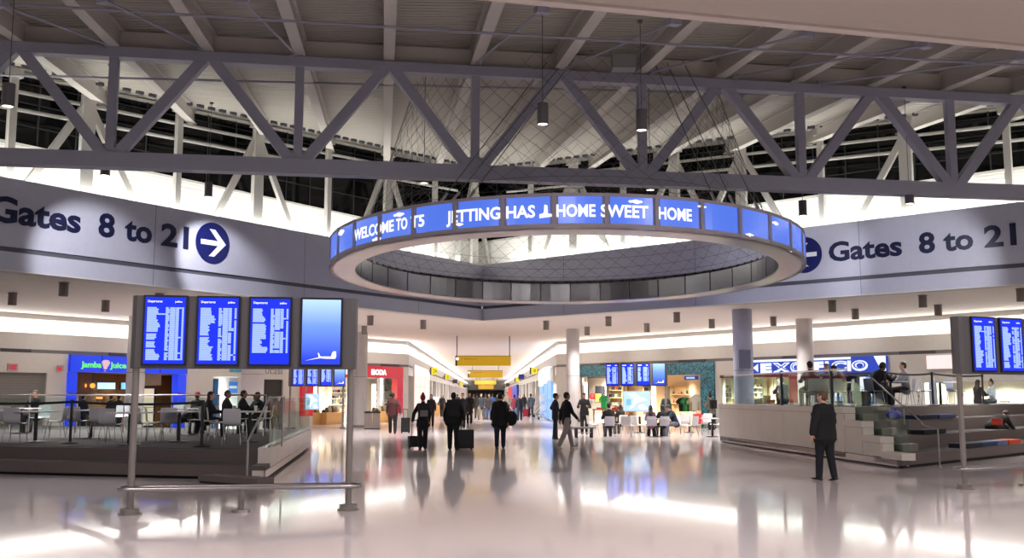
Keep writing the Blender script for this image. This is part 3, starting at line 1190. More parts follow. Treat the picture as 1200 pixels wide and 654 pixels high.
# ---- right platform with bleacher steps
RQ = Vector((8.92, 22.7, 0))
re = Vector((0.72, 0.69, 0)).normalized()
rs = (Vector((7.45, 35.4, 0)) - RQ).normalized()
RPZ = 1.35
RL = 16.5
rp_ = thing('seating_platform', 'tall stepped seating platform with stone side at the right', 'platform', RQ)
tiers = [0.34, 0.68, 1.02, RPZ]
bkl = RQ + rs * 12.9
for k, zt in enumerate(tiers):
    f0 = RQ + rs * (0.97 * k)
    f1 = f0 + re * RL
    if k < 3:
        pts = [f0, f1, f1 + rs * 1.4, f0 + rs * 1.4]
    else:
        pts = [f0, f1, f1 + rs * 2.8, f0 + re * 6.5 + rs * 2.8, f0 + re * 7.5 + rs * 9.5, bkl + re * 7.0, bkl]
    z0 = 0.08 if k == 0 else tiers[k - 1] - 0.1
    if k == 3:
        z0 = 0.08
    poly_up(pts, z0, zt - 0.01, STEP_M if k < 3 else STEP_M, ('step', 'step', 'step', 'deck')[k], rp_, 0.01)
    g = [pts[0] + re * 0.3 + rs * 0.1, pts[1] + rs * 0.1] + ([pts[2], pts[3] + re * 0.3] if k < 3 else pts[2:6] + [pts[6] + re * 0.3])
    poly_up(g, zt - 0.01, zt, CARPET, 'carpet', rp_)
f0 = RQ + rs * 2.91
poly_up([f0 + re * 6.5 + rs * 2.79, f0 + re * RL + rs * 2.79, f0 + re * RL + rs * 7.5, f0 + re * 7.2 + rs * 7.5], 0.0, 0.95, CARPET, 'rear_deck', rp_)
f0 = RQ + rs * 0.12 + re * 0.12
poly_up([f0, f0 + re * (RL - 1), f0 + re * (RL - 1) + rs * 3, bkl + re * 0.12], 0.0, 0.08, KICK, 'toe_kick', rp_)
rw = Wall(bkl, RQ)      # the stone side, seen left to right
edges = [0, 2.05, 4.0, 5.9, 7.9, rw.L - 2.91, rw.L - 1.94, rw.L - 0.97, rw.L]
tops = [RPZ, RPZ, RPZ, RPZ, RPZ, 1.02, 0.68, 0.34]
for i in range(8):
    mb = MB()
    rw.box(mb, edges[i] + 0.009, edges[i + 1] - 0.009, -0.3, 0.02, 0.22, tops[i] - 0.15)
    mb.build('stone_panel', STONE, rp_, world=True)
    mb = MB()
    rw.box(mb, edges[i], edges[i + 1], -0.3, 0.035, tops[i] - 0.14, tops[i] + 0.012)
    mb.build('stone_coping', STONE, rp_, world=True)
mb = MB()
rw.box(mb, 0, rw.L - 0.3, -0.3, 0.0, 0.04, 0.2)
mb.build('steel_skirting', BRUSH, rp_, world=True)
# end face of the stone side at its far end
# small low step block
q0 = G(1063, 548)
bs = thing('step_block', 'low grey step block before the right platform corner', 'step', q0)
poly_up([q0, q0 + re * 1.45, q0 + re * 1.45 + rs * 0.5, q0 + rs * 0.5], 0.0, 0.2, STONE, 'tread', bs, 0.01)
poly_up([q0 + re * 0.02 - rs * 0.004, q0 + re * 1.43 - rs * 0.004, q0 + re * 1.43, q0 + re * 0.02], 0.0, 0.035, KICK, 'toe_kick', bs)

# glass balustrade on the stone side, dark posts
gb = thing('glass_balustrade', 'glass balustrade with dark posts on the stone side of the right platform', 'balustrade', rw.pt(3, 0, RPZ))
uu = [0.2 + 1.75 * i for i in range(7)]
uu = [u for u in uu if u < edges[5]] + [edges[5] - 0.1]
for a, b in zip(uu, uu[1:]):
    mb = MB()
    rw.box(mb, a + 0.02, b - 0.02, -0.16, -0.145, RPZ + 0.03, RPZ + 0.98)
    mb.build('glass_panel', GLASS, gb, world=True)
mb = MB()
rw.box(mb, uu[0], uu[-1], -0.17, -0.13, RPZ + 0.98, RPZ + 1.02)
mb.build('top_rail', BRUSH, gb, world=True)
for a in (uu[3], uu[5]):
    mb = MB()
    rw.box(mb, a - 0.025, a + 0.025, -0.19, -0.12, RPZ, RPZ + 1.0)
    mb.build('post', M('dark_post', (30, 36, 42), 0.4), gb, world=True)
# stair glass and sloping handrail on the bleachers
sg = thing('stair_balustrade', 'stepped glass panel with sloping steel handrail on the right bleachers', 'balustrade', RQ + rs * 0.5 + re * 0.5)
o = RQ + re * 0.45
for k in range(3):
    a, b = o + rs * (0.97 * k + 0.1), o + rs * (0.97 * (k + 1) + 0.05)
    mb = MB()
    mb.hexa([(a.x, a.y, tiers[k]), (a.x + 0.015, a.y, tiers[k]), (b.x + 0.015, b.y, tiers[k]), (b.x, b.y, tiers[k]),
             (a.x, a.y, tiers[k] + 0.8), (a.x + 0.015, a.y, tiers[k] + 0.8), (b.x + 0.015, b.y, tiers[k] + 1.05), (b.x, b.y, tiers[k] + 1.05)])
    mb.build('glass_panel', GLASS, sg, world=True)
h = [D(1018, 440, 26.3), D(1056, 474, 24.6), D(1075, 490, 23.9), D(1082, 499, 23.6), D(1099, 503, 23.4)]
foot = Vector((h[-1].x, h[-1].y, 0.0))
mb = MB().tube(h + [foot], 0.022, 8)
mb.build('handrail', BRUSH, sg, world=True, smooth=True)
MB().cyl(D(1059, 474, 24.5), Vector((D(1059, 474, 24.5).x, 24.5, 0.95)), 0.018, 8).build('handrail_post', BRUSH, sg, world=True)
MB().lathe([(0, 0), (0.05, 0), (0.05, 0.015), (0, 0.02)], foot, 12).build('foot_plate', BRUSH, sg, world=True)

# half steps of the aisle beside the stone side
for k in range(3):
    f0 = RQ + rs * (0.97 * k)
    poly_up([f0 + rs * 0.45 + re * 0.5, f0 + rs * 0.45 + re * 1.35, f0 + rs * 0.98 + re * 1.35, f0 + rs * 0.98 + re * 0.5], tiers[k], tiers[k] + 0.17, M('half_step_grey', (122, 117, 108), 0.5), 'half_step', rp_, 0.01)


def RP(px, dist, z=None):
    """a place on top of the right platform"""
    p = D(px, 462, dist)
    return Vector((p.x, p.y, RPZ if z is None else z))


# cushions on the bleachers
def step_pt(px, k, back=0.35):
    """point on tier k of the right platform, a little behind its front edge, under pixel column px"""
    d = ray(px, 480)
    d = Vector((d.x, d.y, 0))
    a = RQ + rs * (0.97 * k + back)
    det = d.x * -re.y + re.x * d.y
    tt = (a.x * -re.y + re.x * a.y) / det
    return d * tt + Vector((0, 0, tiers[k]))


cs = [(1120, 1140, 0, (24, 28, 44), 'black blue'), (1140, 1158, 0, (48, 66, 100), 'navy blue'), (1158, 1170, 0, (92, 118, 160), 'pale blue'), (1171, 1186, 0, (205, 78, 42), 'orange'),
      (1072, 1099, 1, (18, 20, 28), 'black'), (1068, 1090, 2, (22, 28, 52), 'dark navy'), (1092, 1112, 2, (56, 70, 110), 'dusty blue'),]
for x0, x1, k, c, nm in cs:
    a, b = step_pt(x0, k, 0.22), step_pt(x1, k, 0.22)
    w = (b - a).length * 0.97
    t = thing('seat_cushion', '%s seat cushion on the bleacher steps of the right platform' % nm, 'cushion', (a + b) / 2, math.atan2(re.y, re.x), 'bleacher cushions')
    cm = M('cushion_' + nm.replace(' ', '_'), c, 0.85, noise=0.12, scale=20)
    MB().box(-w / 2, w / 2, -0.2, 0.24, 0, 0.11).build('pad', cm, t, bevel=0.03, smooth=True)
    MB().tube([(-w / 2 + 0.02, -0.203, 0.055), (w / 2 - 0.02, -0.203, 0.055)], 0.006, 5).build('piping', cm, t)
# ================================================================ shop fronts and back walls
WARM, COOLW = (1, 0.86, 0.66), (1, 0.97, 0.92)
PANEL = M('wall_cream', (216, 211, 204), 0.6)


def uspan(w, x0, x1, off=0.0):
    return U(w, x0, 440, off), U(w, x1, 440, off)


def shell(w, x0, x1, ztop, depth, nm, wallm, light, lcol, lamp=True):
    """the recessed room of a shop: back, sides, soffit"""
    u0, u1 = uspan(w, x0, x1)
    sl = depth * (1.2 if w is L2 else -1.2)      # the side walls run along the hall, not square to the front
    o = wall_piece(w, u0 + sl - 0.1, u1 + sl + 0.1, 0, ztop + 0.2, wallm, 'wall_' + nm, -depth - 0.15, -depth)
    mb = MB()
    for ua, ub in ((u0 - 0.12, u0), (u1, u1 + 0.12)):
        p = [w.pt(ua, -0.3), w.pt(ub, -0.3), w.pt(ub + sl, -depth), w.pt(ua + sl, -depth)]
        mb.prism([(q.x, q.y) for q in p], 0, ztop + 0.2)
    struct(mb, 'side', wallm, o)
    p = [w.pt(u0, -0.3), w.pt(u1, -0.3), w.pt(u1 + sl, -depth), w.pt(u0 + sl, -depth)]
    struct(MB().prism([(q.x, q.y) for q in p], ztop + 0.08, ztop + 0.2), 'soffit', wallm, o)
    n = max(1, int((u1 - u0) / 3.5))
    for i in range(n):
        uu = u0 + (u1 - u0) * (i + 0.5) / n
        SHOP_LIGHTS.append((w.pt(uu + sl * 0.45, -depth * 0.45, ztop + 0.05), light / n, lcol, 1.0))
    return u0, u1


# --- left back wall pieces
L0 = -16
lo_panel = lambda w, a, b, z0=0, z1=3.34, m=PANEL, n='wall_panel': wall_piece(w, a, b, z0, z1, m, n)
u_sh1 = U(L2, 55)
lo_panel(L2, L0, u_sh1, 2.55, 3.34)
wall_piece(L2, L0, u_sh1, 0, 2.55, M_waves('closed_shutter', (128, 124, 118), None, 3.0, 'Z', 0.6, 0.3, 0.02), 'door_2', -0.3, -0.12)
ju0, ju1 = uspan(L2, 79, 217)
lo_panel(L2, u_sh1, ju0)
JBLUE = M('lit_blue_panel', (28, 62, 226), 0.3, emit=0.95)
jp0, jp1 = U(L2, 89), U(L2, 207)
shell(L2, 89, 207, 2.55, 4.2, 'juice_shop', M('brown_wall', (112, 82, 52), 0.6), 210, WARM)
js = thing('juice_shop_front', 'lit blue juice bar shop front with green lettering at the left', 'shop front', L2.pt((ju0 + ju1) / 2))
mb = MB()
L2.box(mb, ju0, ju1, -0.3, 0.12, 2.62, 3.32)
hd = mb.build('sign_header', JBLUE, js, world=True)
for a, b in ((ju0 - 0.02, jp0), (jp1, ju1)):
    for z0, z1 in ((0.0, 0.9), (0.92, 1.75), (1.77, 2.6)):
        mb = MB()
        L2.box(mb, a, b, -0.3, 0.1, z0, z1)
        mb.build('lit_side_panel', JBLUE, js, world=True)
mb = MB()
for i in range(5):
    u = ju0 + (ju1 - ju0) * i / 4
    L2.box(mb, u - 0.015, u + 0.015, 0.1, 0.125, 2.62, 3.32)
mb.build('panel_joint', M('deep_blue', (10, 20, 110), 0.4), js, world=True)
GREEN = M('lit_green_letter', (110, 235, 110), 0.5, emit=1.0)
for s, x0, x1 in (('Jamba', 92, 116), ('Juice', 126, 145)):
    a, b = uspan(L2, x0, x1)
    L2.text(s, a, b, 2.82, 0.24, 0.13, GREEN, hd, bold=0.03)
cx, cz = L2.uz(121, 428)
mb = MB()
for k, (r, dz) in enumerate(((0.17, 0.1), (0.13, 0.0), (0.08, -0.12), (0.03, -0.24))):
    rings = [[L2.pt(cx + r * math.cos(t * PI / 10), o, cz + dz + r * 0.7 * math.sin(t * PI / 10)) for t in range(20)] for o in (0.125, 0.16 + 0.02 * (3 - k))]
    mb.loft(rings)
mb.build('swirl_emblem', M('pink_swirl', (235, 190, 205), 0.5, emit=0.8), hd, world=True)
# juice bar inside
ct = thing('service_counter', 'dark service counter of the juice bar', 'counter', L2.pt((jp0 + jp1) / 2, -1.6))
mb = MB()
L2.box(mb, jp0 + 0.4, jp1 - 2.0, -1.9, -1.2, 0.0, 1.0)
mb.build('body', M('counter_wood', (92, 66, 44), 0.5), ct, world=True)
mb = MB()
L2.box(mb, jp0 + 0.35, jp1 - 1.95, -1.95, -1.15, 1.0, 1.05)
mb.build('worktop', M('counter_top', (190, 180, 160), 0.3), ct, world=True)
for x0, x1, z0, z1, c, lab, cat in ((114, 136, 1.9, 2.25, (190, 225, 255), 'bright pale blue menu screen in the juice bar', 'menu'), (142, 156, 1.9, 2.25, (60, 140, 250), 'second blue menu screen in the juice bar', 'menu'),
                                    (89, 97, 2.0, 2.5, (255, 226, 170), 'bright yellow lit box in the juice bar corner', 'light box'), (113, 122, 1.45, 1.62, (255, 170, 90), 'small orange lit panel over the juice counter', 'light box')):
    a, b = uspan(L2, x0, x1, -2.4)
    t = thing('menu_screen' if cat == 'menu' else 'light_box', lab, cat, L2.pt((a + b) / 2, -2.4, z0))
    mb = MB()
    L2.box(mb, a, b, -2.5, -2.4, z0, z1)
    mb.build('case', BLACK, t, world=True)
    mb = MB()
    L2.box(mb, a + 0.03, b - 0.03, -2.4, -2.385, z0 + 0.03, z1 - 0.03)
    mb.build('face', M('lit_%d_%d_%d' % c, c, 0.5, emit=1.3), t, world=True)
for x, nm in ((99, 'left'), (109, 'right')):
    u = U(L2, x, 440, -1.5)
    t = thing('pendant_globe', 'glowing orange globe lamp at the juice counter, %s one' % nm, 'lamp', L2.pt(u, -1.5, 1.95), 0, 'orange globe lamps')
    MB().ball((0, 0, 0.12), 0.11).build('globe', M('orange_globe', (255, 150, 60), 0.4, emit=2.0), t, smooth=True)
    MB().cyl((0, 0, 0.22), (0, 0, 0.78), 0.01, 6).build('cord', BLACK, t)
# pale roller panel in the juice bar doorway
a, b = uspan(L2, 168, 193)
t = thing('door_screen', 'pale yellow panel in a black frame in the juice bar', 'panel', L2.pt((a + b) / 2, -0.7))
mb = MB()
L2.box(mb, a - 0.06, b + 0.12, -0.85, -0.7, 0, 2.05)
mb.build('frame', BLACK, t, world=True)
for z0, z1 in ((0.3, 1.1), (1.12, 1.95)):
    mb = MB()
    L2.box(mb, a, b, -0.7, -0.68, z0, z1)
    mb.build('panel', M('pale_yellow_lit', (240, 222, 190), 0.6, emit=0.75), t, world=True)
a, b = uspan(L2, 168, 196)
wall_piece(L2, a, b, 2.1, 2.6, M('ochre_band', (176, 150, 92), 0.6), 'trim_2', -1.2, -0.4)

# wall to the next alcove, store with teal sign
u2, u3 = uspan(L2, 250, 284)
lo_panel(L2, ju1, u2)
lo_panel(L2, u2, u3, 2.55, 3.34)
lo_panel(L2, u3, U(L2, 309))
shell(L2, 251, 284, 2.5, 3.5, 'blue_store', WHITE, 200, (0.9, 0.96, 1))
t = thing('store_sign', 'small teal sign with white letters above the bright alcove', 'sign', L2.pt(U(L2, 277), 0, 2.9))
a, b = uspan(L2, 269, 284)
mb = MB()
L2.box(mb, a, b, 0, 0.06, 2.78, 3.25)
f = mb.build('face', M('teal_sign', (40, 130, 150), 0.5, emit=0.6), t, world=True)
L2.text('ter', a + 0.1, b - 0.1, 2.88, 0.24, 0.062, M('pale_teal_letter', (170, 215, 220), 0.5), f)
a, b = uspan(L2, 258, 272, -3.3)
t = thing('wall_poster', 'blue poster with white lines inside the bright alcove', 'poster', L2.pt((a + b) / 2, -3.3, 1.9))
mb = MB()
L2.box(mb, a + 0.5, b + 0.5, -3.4, -3.3, 1.75, 2.35)
f = mb.build('face', M('poster_blue', (40, 110, 190), 0.5, emit=0.7), t, world=True)
mb = MB()
L2.box(mb, a + 0.65, b + 0.35, -3.3, -3.29, 2.0, 2.14)
mb.build('white_band', M('poster_white', (230, 240, 255), 0.5), f, world=True)
a, b = uspan(L2, 251, 258)
t = thing('dark_screen_panel', 'narrow black panel with blue edge at the alcove entrance', 'panel', L2.pt(a, -0.5))
mb = MB()
L2.box(mb, a, b, -0.6, -0.45, 0, 2.45)
mb.build('panel', BLACK, t, world=True)
mb = MB()
L2.box(mb, b, b + 0.3, -0.6, -0.42, 0, 2.45)
mb.build('edge', M('teal_edge', (30, 100, 160), 0.5), t, world=True)
# grey lettering over a black door
a, b = uspan(L2, 309, 332)
lo_panel(L2, a, b, 2.45, 3.34)
wall_piece(L2, a, b, 0, 2.45, M('black_door', (20, 20, 22), 0.4), 'door_3', -0.3, -0.1)
t = thing('store_sign', 'grey raised letters on white above the black door', 'sign', L2.pt(a, 0, 2.7))
L2.text('ucasi', a + 0.1, b - 0.1, 2.72, 0.4, 0.004, M('grey_letter', (150, 150, 152), 0.5), t)
t = thing('fire_alarm', 'small dark red box on the wall beside the black door', 'alarm', L2.pt(U(L2, 303), 0.02, 1.85))
mb = MB()
L2.box(mb, U(L2, 301.5), U(L2, 305.5), 0.0, 0.1, 1.85, 2.2)
mb.build('box', M('alarm_red', (110, 24, 40), 0.5), t, world=True, bevel=0.02)
mb = MB()
L2.box(mb, U(L2, 302.5), U(L2, 304.5), 0.1, 0.12, 1.93, 2.05)
mb.build('handle', M('alarm_pale', (200, 180, 180), 0.5), t, world=True)

# --- red shop
r0, r1 = uspan(L2, 352, 471)
lo_panel(L2, b, r0)
q0, q1 = U(L2, 366), U(L2, 464)
shell(L2, 366, 464, 2.62, 4.5, 'red_shop', M('shop_white', (238, 232, 218), 0.6), 420, (1, 0.93, 0.82))
SHOP_LIGHTS.append((L2.pt(U(L2, 447, 440, -1.7), -1.7, 2.66), 190, (1, 0.95, 0.86), 1.0))
SHOP_LIGHTS.append((L2.pt(U(L2, 392, 440, -2.6), -2.6, 2.66), 150, (1, 0.95, 0.86), 1.0))
rsn = thing('red_shop_front', 'glossy red shop front with white lit lettering left of the concourse', 'shop front', L2.pt((r0 + r1) / 2))
for i in range(4):
    a, b = r0 + (r1 - r0) * i / 4, r0 + (r1 - r0) * (i + 1) / 4
    mb = MB()
    L2.box(mb, a + 0.01, b - 0.01, -0.3, 0.12, 2.64, 3.32)
    hd = mb.build('red_header', RED, rsn, world=True)
    if i == 2:
        hdr = hd
for a, b in ((r0, q0), (q1, r1)):
    for z0, z1 in ((0.55, 1.55), (1.57, 2.62)):
        mb = MB()
        L2.box(mb, a, b, -0.3, 0.1, z0, z1)
        mb.build('red_side_panel', RED, rsn, world=True)
    mb = MB()
    L2.box(mb, a, b, -0.3, 0.1, 0, 0.54)
    mb.build('plinth', PANEL, rsn, world=True)
a, b = uspan(L2, 433, 451)
L2.text('IBODA', a, b, 2.83, 0.3, 0.125, LITW, hdr, bold=0.06)
a, b = uspan(L2, 403, 428)
L2.text('I BOU', a, b, 2.83, 0.3, 0.125, LITW, hdr, bold=0.06)


GOODS = [(28, 26, 30), (46, 70, 62), (160, 150, 130), (70, 60, 50), (120, 130, 120), (196, 176, 130), (60, 66, 84), (150, 70, 60)]
gi = 0


def shelf_unit(w, x0, x1, off, rows, zs, label, goods, gcount, mat=None, short=None):
    """a wall shelf unit and its goods, each its own thing"""
    global gi
    a, b = uspan(w, x0, x1, off)
    short = short or label
    mat = mat or M('shelf_white', (228, 222, 210), 0.5)
    t = thing('display_shelf', label, 'shelf', w.pt((a + b) / 2, off), 0)
    mb = MB()
    w.box(mb, a, b, off - 0.03, off, 0, zs[-1] + 0.45)
    mb.build('back_panel', mat, t, world=True)
    for u in (a, b - 0.03):
        mb = MB()
        w.box(mb, u, u + 0.03, off, off + 0.34, 0, zs[-1] + 0.45)
        mb.build('side_panel', mat, t, world=True)
    for z in zs:
        mb = MB()
        w.box(mb, a, b, off, off + 0.36, z - 0.03, z)
        mb.build('shelf_board', mat, t, world=True)
        for i in range(gcount):
            if random.random() < 0.12:
                continue
            u = a + (b - a) * (i + 0.5) / gcount
            wd = (b - a) / gcount * random.uniform(0.45, 0.75)
            h = random.uniform(0.09, 0.26)
            mb = MB()
            if goods == 'bottle':
                mb.lathe([(0.0, 0), (wd * 0.42, 0.0), (wd * 0.42, h * 0.65), (wd * 0.16, h * 0.8), (wd * 0.16, h), (0, h)], seg=8)
                me = mb.mesh('bottle')
                o = link('bottle', me, M('good_%d' % (gi % 8), GOODS[gi % 8], 0.4))
                o.location = w.pt(u, off + 0.18, z)
                tag(o, 'small bottle on %s' % short, 'bottle', 'goods on %s' % short)
            else:
                mb.hexa([(-wd / 2, -0.1, 0), (wd / 2, -0.1, 0), (wd / 2, 0.1, 0), (-wd / 2, 0.1, 0),
                         (-wd / 2.4, -0.09, h), (wd / 2.4, -0.09, h), (wd / 2.4, 0.09, h), (-wd / 2.4, 0.09, h)])
                o = link('goods_box', mb.mesh('goods_box', 0.012), M('good_%d' % (gi % 8), GOODS[gi % 8], 0.4))
                o.location = w.pt(u, off + 0.17, z)
                o.rotation_euler = (0, 0, w.ang)
                tag(o, 'small box on %s' % short, 'box', 'goods on %s' % short)
            gi += 1
    return t


WOODL = M('light_wood', (206, 164, 104), 0.5)
shelf_unit(L2, 384, 402, -4.4, 3, (0.75, 1.1, 1.45, 1.8), 'white shelf of dark goods at the back of the red shop', 'box', 6)
shelf_unit(L2, 436, 458, -3.2, 3, (0.5, 0.85, 1.2, 1.55, 1.9), 'wide shelf of dark goods in the right window of the red shop', 'box', 7)
for x0, x1, off, lab in ((366, 380, -1.4, 'light wood display plinth left in the red shop window'), (384, 404, -1.0, 'long light wood display plinth in the red shop window'),
                         (442, 462, -0.9, 'low light wood plinth in the right red shop window')):
    a, b = uspan(L2, x0, x1, off)
    t = thing('display_plinth', lab, 'plinth', L2.pt((a + b) / 2, off))
    mb = MB()
    L2.box(mb, a, b, off - 0.7, off, 0.0, 0.62)
    mb.build('body', WOODL, t, world=True, bevel=0.01)
    mb = MB()
    L2.box(mb, a - 0.03, b + 0.03, off - 0.73, off + 0.03, 0.62, 0.68)
    mb.build('top', WOODL, t, world=True)
    for i in range(6):
        u = a + (b - a) * (i + 0.5) / 6
        h = random.uniform(0.15, 0.4)
        mb = MB().lathe([(0, 0), (0.11, 0), (0.13, h * 0.3), (0.08, h * 0.8), (0.1, h), (0, h)], seg=10)
        o = link('vase', mb.mesh('vase'), M('good_%d' % (i % 8), GOODS[i % 8], 0.4))
        o.location = L2.pt(u, off - 0.35, 0.68)
        tag(o, 'small vase on the %s' % lab, 'vase', 'items on the %s' % lab)
a, b = uspan(L2, 430, 436)
t = thing('window_poster', 'tall white poster panel in the red shop window', 'poster', L2.pt((a + b) / 2, -0.6))
mb = MB()
L2.box(mb, a, b, -0.65, -0.6, 0, 2.4)
mb.build('panel', WHITE, t, world=True)
mb = MB()
L2.box(mb, a + 0.06, b - 0.06, -0.6, -0.595, 0.9, 2.2)
mb.build('print', M('pale_print', (222, 226, 220), 0.5), t, world=True)
lo_panel(L2, r1, L2.L)
# vents set in the grille line
for w, x0, x1, nm in ((L2, 0, 35, 'at the far left over the closed shutter'), (L2, 127, 146, 'over the juice bar sign'), (L2, 447, 468, 'over the right end of the red shop'), (R2, 703, 731, 'over the left part of the teal shop'),
                      (R2, 795, 827, 'over the right part of the teal shop'), (R2, 917, 935, 'left of the white column by the blue banner'), (R2, 1055, 1097, 'over the pink lit panel')):
    a, b = uspan(w, x0, x1)
    t = thing('air_vent', 'dark slotted air vent %s' % nm, 'vent', w.pt((a + b) / 2, 0, 3.34), 0)
    mb = MB()
    w.box(mb, a, b, -0.1, 0.0, 3.34, 3.48)
    mb.build('frame', VENT, t, world=True)
    mb = MB()
    for z in (3.365, 3.4, 3.435):
        w.box(mb, a + 0.03, b - 0.03, -0.02, 0.012, z, z + 0.014)
    mb.build('slats', GROOVE, t, world=True)
# exit signs
EXM = M('exit_case', (190, 170, 168), 0.5)
for x, y, s in ((14, 430, 'EXIT'), (67, 431, '')):
    u, z = L2.uz(x, y)
    t = thing('exit_sign', ('red EXIT sign over the closed grey shutter', 'small red exit sign seen edge on beside the juice bar')[s == ''], 'exit sign', L2.pt(u, 0.05, z - 0.15), 0)
    if s:
        mb = MB()
        L2.box(mb, u - 0.2, u + 0.2, 0, 0.08, z - 0.15, z + 0.13)
        c = mb.build('case', EXM, t, world=True)
        L2.text(s, u - 0.15, u + 0.15, z - 0.1, 0.18, 0.082, M('exit_red', (214, 50, 70), 0.5, emit=0.8), c, bold=0.03)
    else:
        mb = MB()
        L2.box(mb, u - 0.04, u + 0.04, 0.05, 0.4, z - 0.15, z + 0.1)
        mb.build('case', EXM, t, world=True)
        mb = MB()
        L2.box(mb, u - 0.05, u + 0.05, 0.1, 0.35, z - 0.13, z + 0.02)
        mb.build('red_face', M('exit_red', (214, 50, 70), 0.5, emit=0.8), t, world=True)

# ---------------------------------------------------------------- right back wall
t0, t1 = uspan(R2, 676, 838)
lo_panel(R2, 0, t0)
tq = U(R2, 822)
MOS = M_mosaic()
shell(R2, 676, 822, 2.68, 4.5, 'teal_shop', M('shop_tan', (206, 184, 150), 0.6), 900, (1, 0.9, 0.76))
ts = thing('teal_shop_front', 'teal mosaic shop front behind the small right flight board', 'shop front', R2.pt((t0 + t1) / 2))
mb = MB()
R2.box(mb, t0, t1, -0.3, 0.12, 2.7, 3.33)
mb.build('mosaic_header', MOS, ts, world=True)
mb = MB()
R2.box(mb, tq, t1, -0.3, 0.1, 0, 2.69)
mb.build('mosaic_pillar', MOS, ts, world=True)
# teal shop interior
a, b = uspan(R2, 677, 709, -2.9)
wall_piece(R2, a, b, 0, 2.7, M('shop_white', (238, 232, 218), 0.6), 'wall_teal_shop_white', -3.0, -2.9)
SHOP_LIGHTS.append((R2.pt((a + b) / 2, -1.4, 2.7), 170, COOLW, 1.0))


def backpack_mesh(t, c, w=0.34, h=0.5, d=0.2, pocket=None):
    m = M('pack_%d_%d_%d' % c, c, 0.75, noise=0.15, scale=14)
    MB().box(-w / 2, w / 2, -d / 2, d / 2, 0, h).build('bag', m, t, bevel=0.07, smooth=True)
    MB().box(-w * 0.36, w * 0.36, -d / 2 - 0.06, -d / 2 + 0.02, 0.04, h * 0.52).build('front_pocket', pocket or m, t, bevel=0.03, smooth=True)
    MB().tube([(-0.05, 0, h - 0.01), (-0.04, 0, h + 0.05), (0.04, 0, h + 0.05), (0.05, 0, h - 0.01)], 0.01, 6).build('grab_loop', m, t)
    for s in (-1, 1):
        MB().tube([(s * w * 0.28, d / 2 - 0.02, h - 0.03), (s * w * 0.3, d / 2 + 0.07, h * 0.8), (s * w * 0.32, d / 2 + 0.08, h * 0.45), (s * w * 0.34, d / 2 - 0.01, 0.08)], 0.017, 6).build('shoulder_strap', m, t)


for x, z, c, pk, nm in ((684, 1.25, (26, 30, 40), (150, 160, 190), 'dark backpack with pale patch on the white wall of the teal shop'),
                        (703, 1.2, (22, 26, 36), (230, 190, 60), 'dark backpack with yellow patch on the white wall of the teal shop')):
    t = thing('backpack', nm, 'backpack', R2.pt(U(R2, x, 440, -2.7), -2.7, z), R2.ang)
    backpack_mesh(t, c, 0.62, 1.0, 0.26, M('pocket_%d' % x, pk, 0.6))
t = thing('shelf_board', 'short white shelf between the two dark backpacks', 'shelf', R2.pt(U(R2, 693.5, 440, -2.75), -2.75, 1.32), R2.ang)
MB().box(-0.3, 0.3, -0.15, 0.15, 0, 0.05).build('board', WHITE, t)
for s in (-0.2, 0.2):
    MB().bar((s, 0.1, 0), (s, 0.14, -0.2), 0.03, 0.03).build('bracket', BRUSH, t)
t = thing('round_cushion', 'round coral red cushion on the white shelf', 'cushion', R2.pt(U(R2, 693.5, 440, -2.72), -2.72, 1.37), R2.ang)
MB().ball((0, 0, 0.2), 0.23, 0.13, 0.2).build('pad', M('coral_red', (222, 66, 70), 0.7), t, smooth=True)
MB().ball((0, -0.125, 0.2), 0.03, 0.015, 0.03).build('button', M('coral_dark', (150, 30, 40), 0.6), t)


def shirt(t, m, w=0.5, h=0.68, d=0.12):
    """a short sleeved shirt on a bust"""
    pts = [(-w * .33, 0), (w * .33, 0), (w * .34, h * .62), (w * .56, h * .52), (w * .66, h * .7), (w * .38, h * .93), (w * .16, h), (0, h * .93), (-w * .16, h), (-w * .38, h * .93),
           (-w * .66, h * .7), (-w * .56, h * .52), (-w * .34, h * .62)]
    mb = MB()
    sc = (0.86, 1, 1, 0.86)
    rings = [[(x * s, y, z) for x, z in pts] for s, y in zip(sc, (-d / 2, -d / 4, d / 4, d / 2))]
    mb.loft(rings)
    return mb.build('shirt', m, t, smooth=True)


t = thing('dressed_bust', 'bright green shirt on a display bust before the teal shop', 'display bust', R2.pt(U(R2, 708, 440, -0.5), -0.5), R2.ang + 0.2)
MB().lathe([(0, 0), (0.2, 0), (0.2, 0.03), (0.025, 0.05), (0.025, 0.9), (0, 0.9)], seg=14).build('stand', BRUSH, t)
sh = shirt(t, M('green_cloth', (40, 176, 100), 0.8), 0.62, 0.75, 0.2)
for v in sh.data.vertices:
    v.co.z += 0.88
MB().lathe([(0, 1.58), (0.05, 1.58), (0.05, 1.68), (0, 1.69)], seg=10).build('neck', WHITE, t)
t = thing('dressed_bust', 'white shirt on a display bust in the right part of the teal shop', 'display bust', R2.pt(U(R2, 815, 440, -0.8), -0.8), R2.ang)
MB().lathe([(0, 0), (0.2, 0), (0.2, 0.03), (0.025, 0.05), (0.025, 0.9), (0, 0.9)], seg=14).build('stand', BRUSH, t)
sh = shirt(t, M('white_cloth', (236, 236, 228), 0.8), 0.62, 0.8, 0.22)
for v in sh.data.vertices:
    v.co.z += 0.85
MB().lathe([(0, 1.58), (0.05, 1.58), (0.05, 1.7), (0, 1.71)], seg=10).build('neck', WHITE, t)
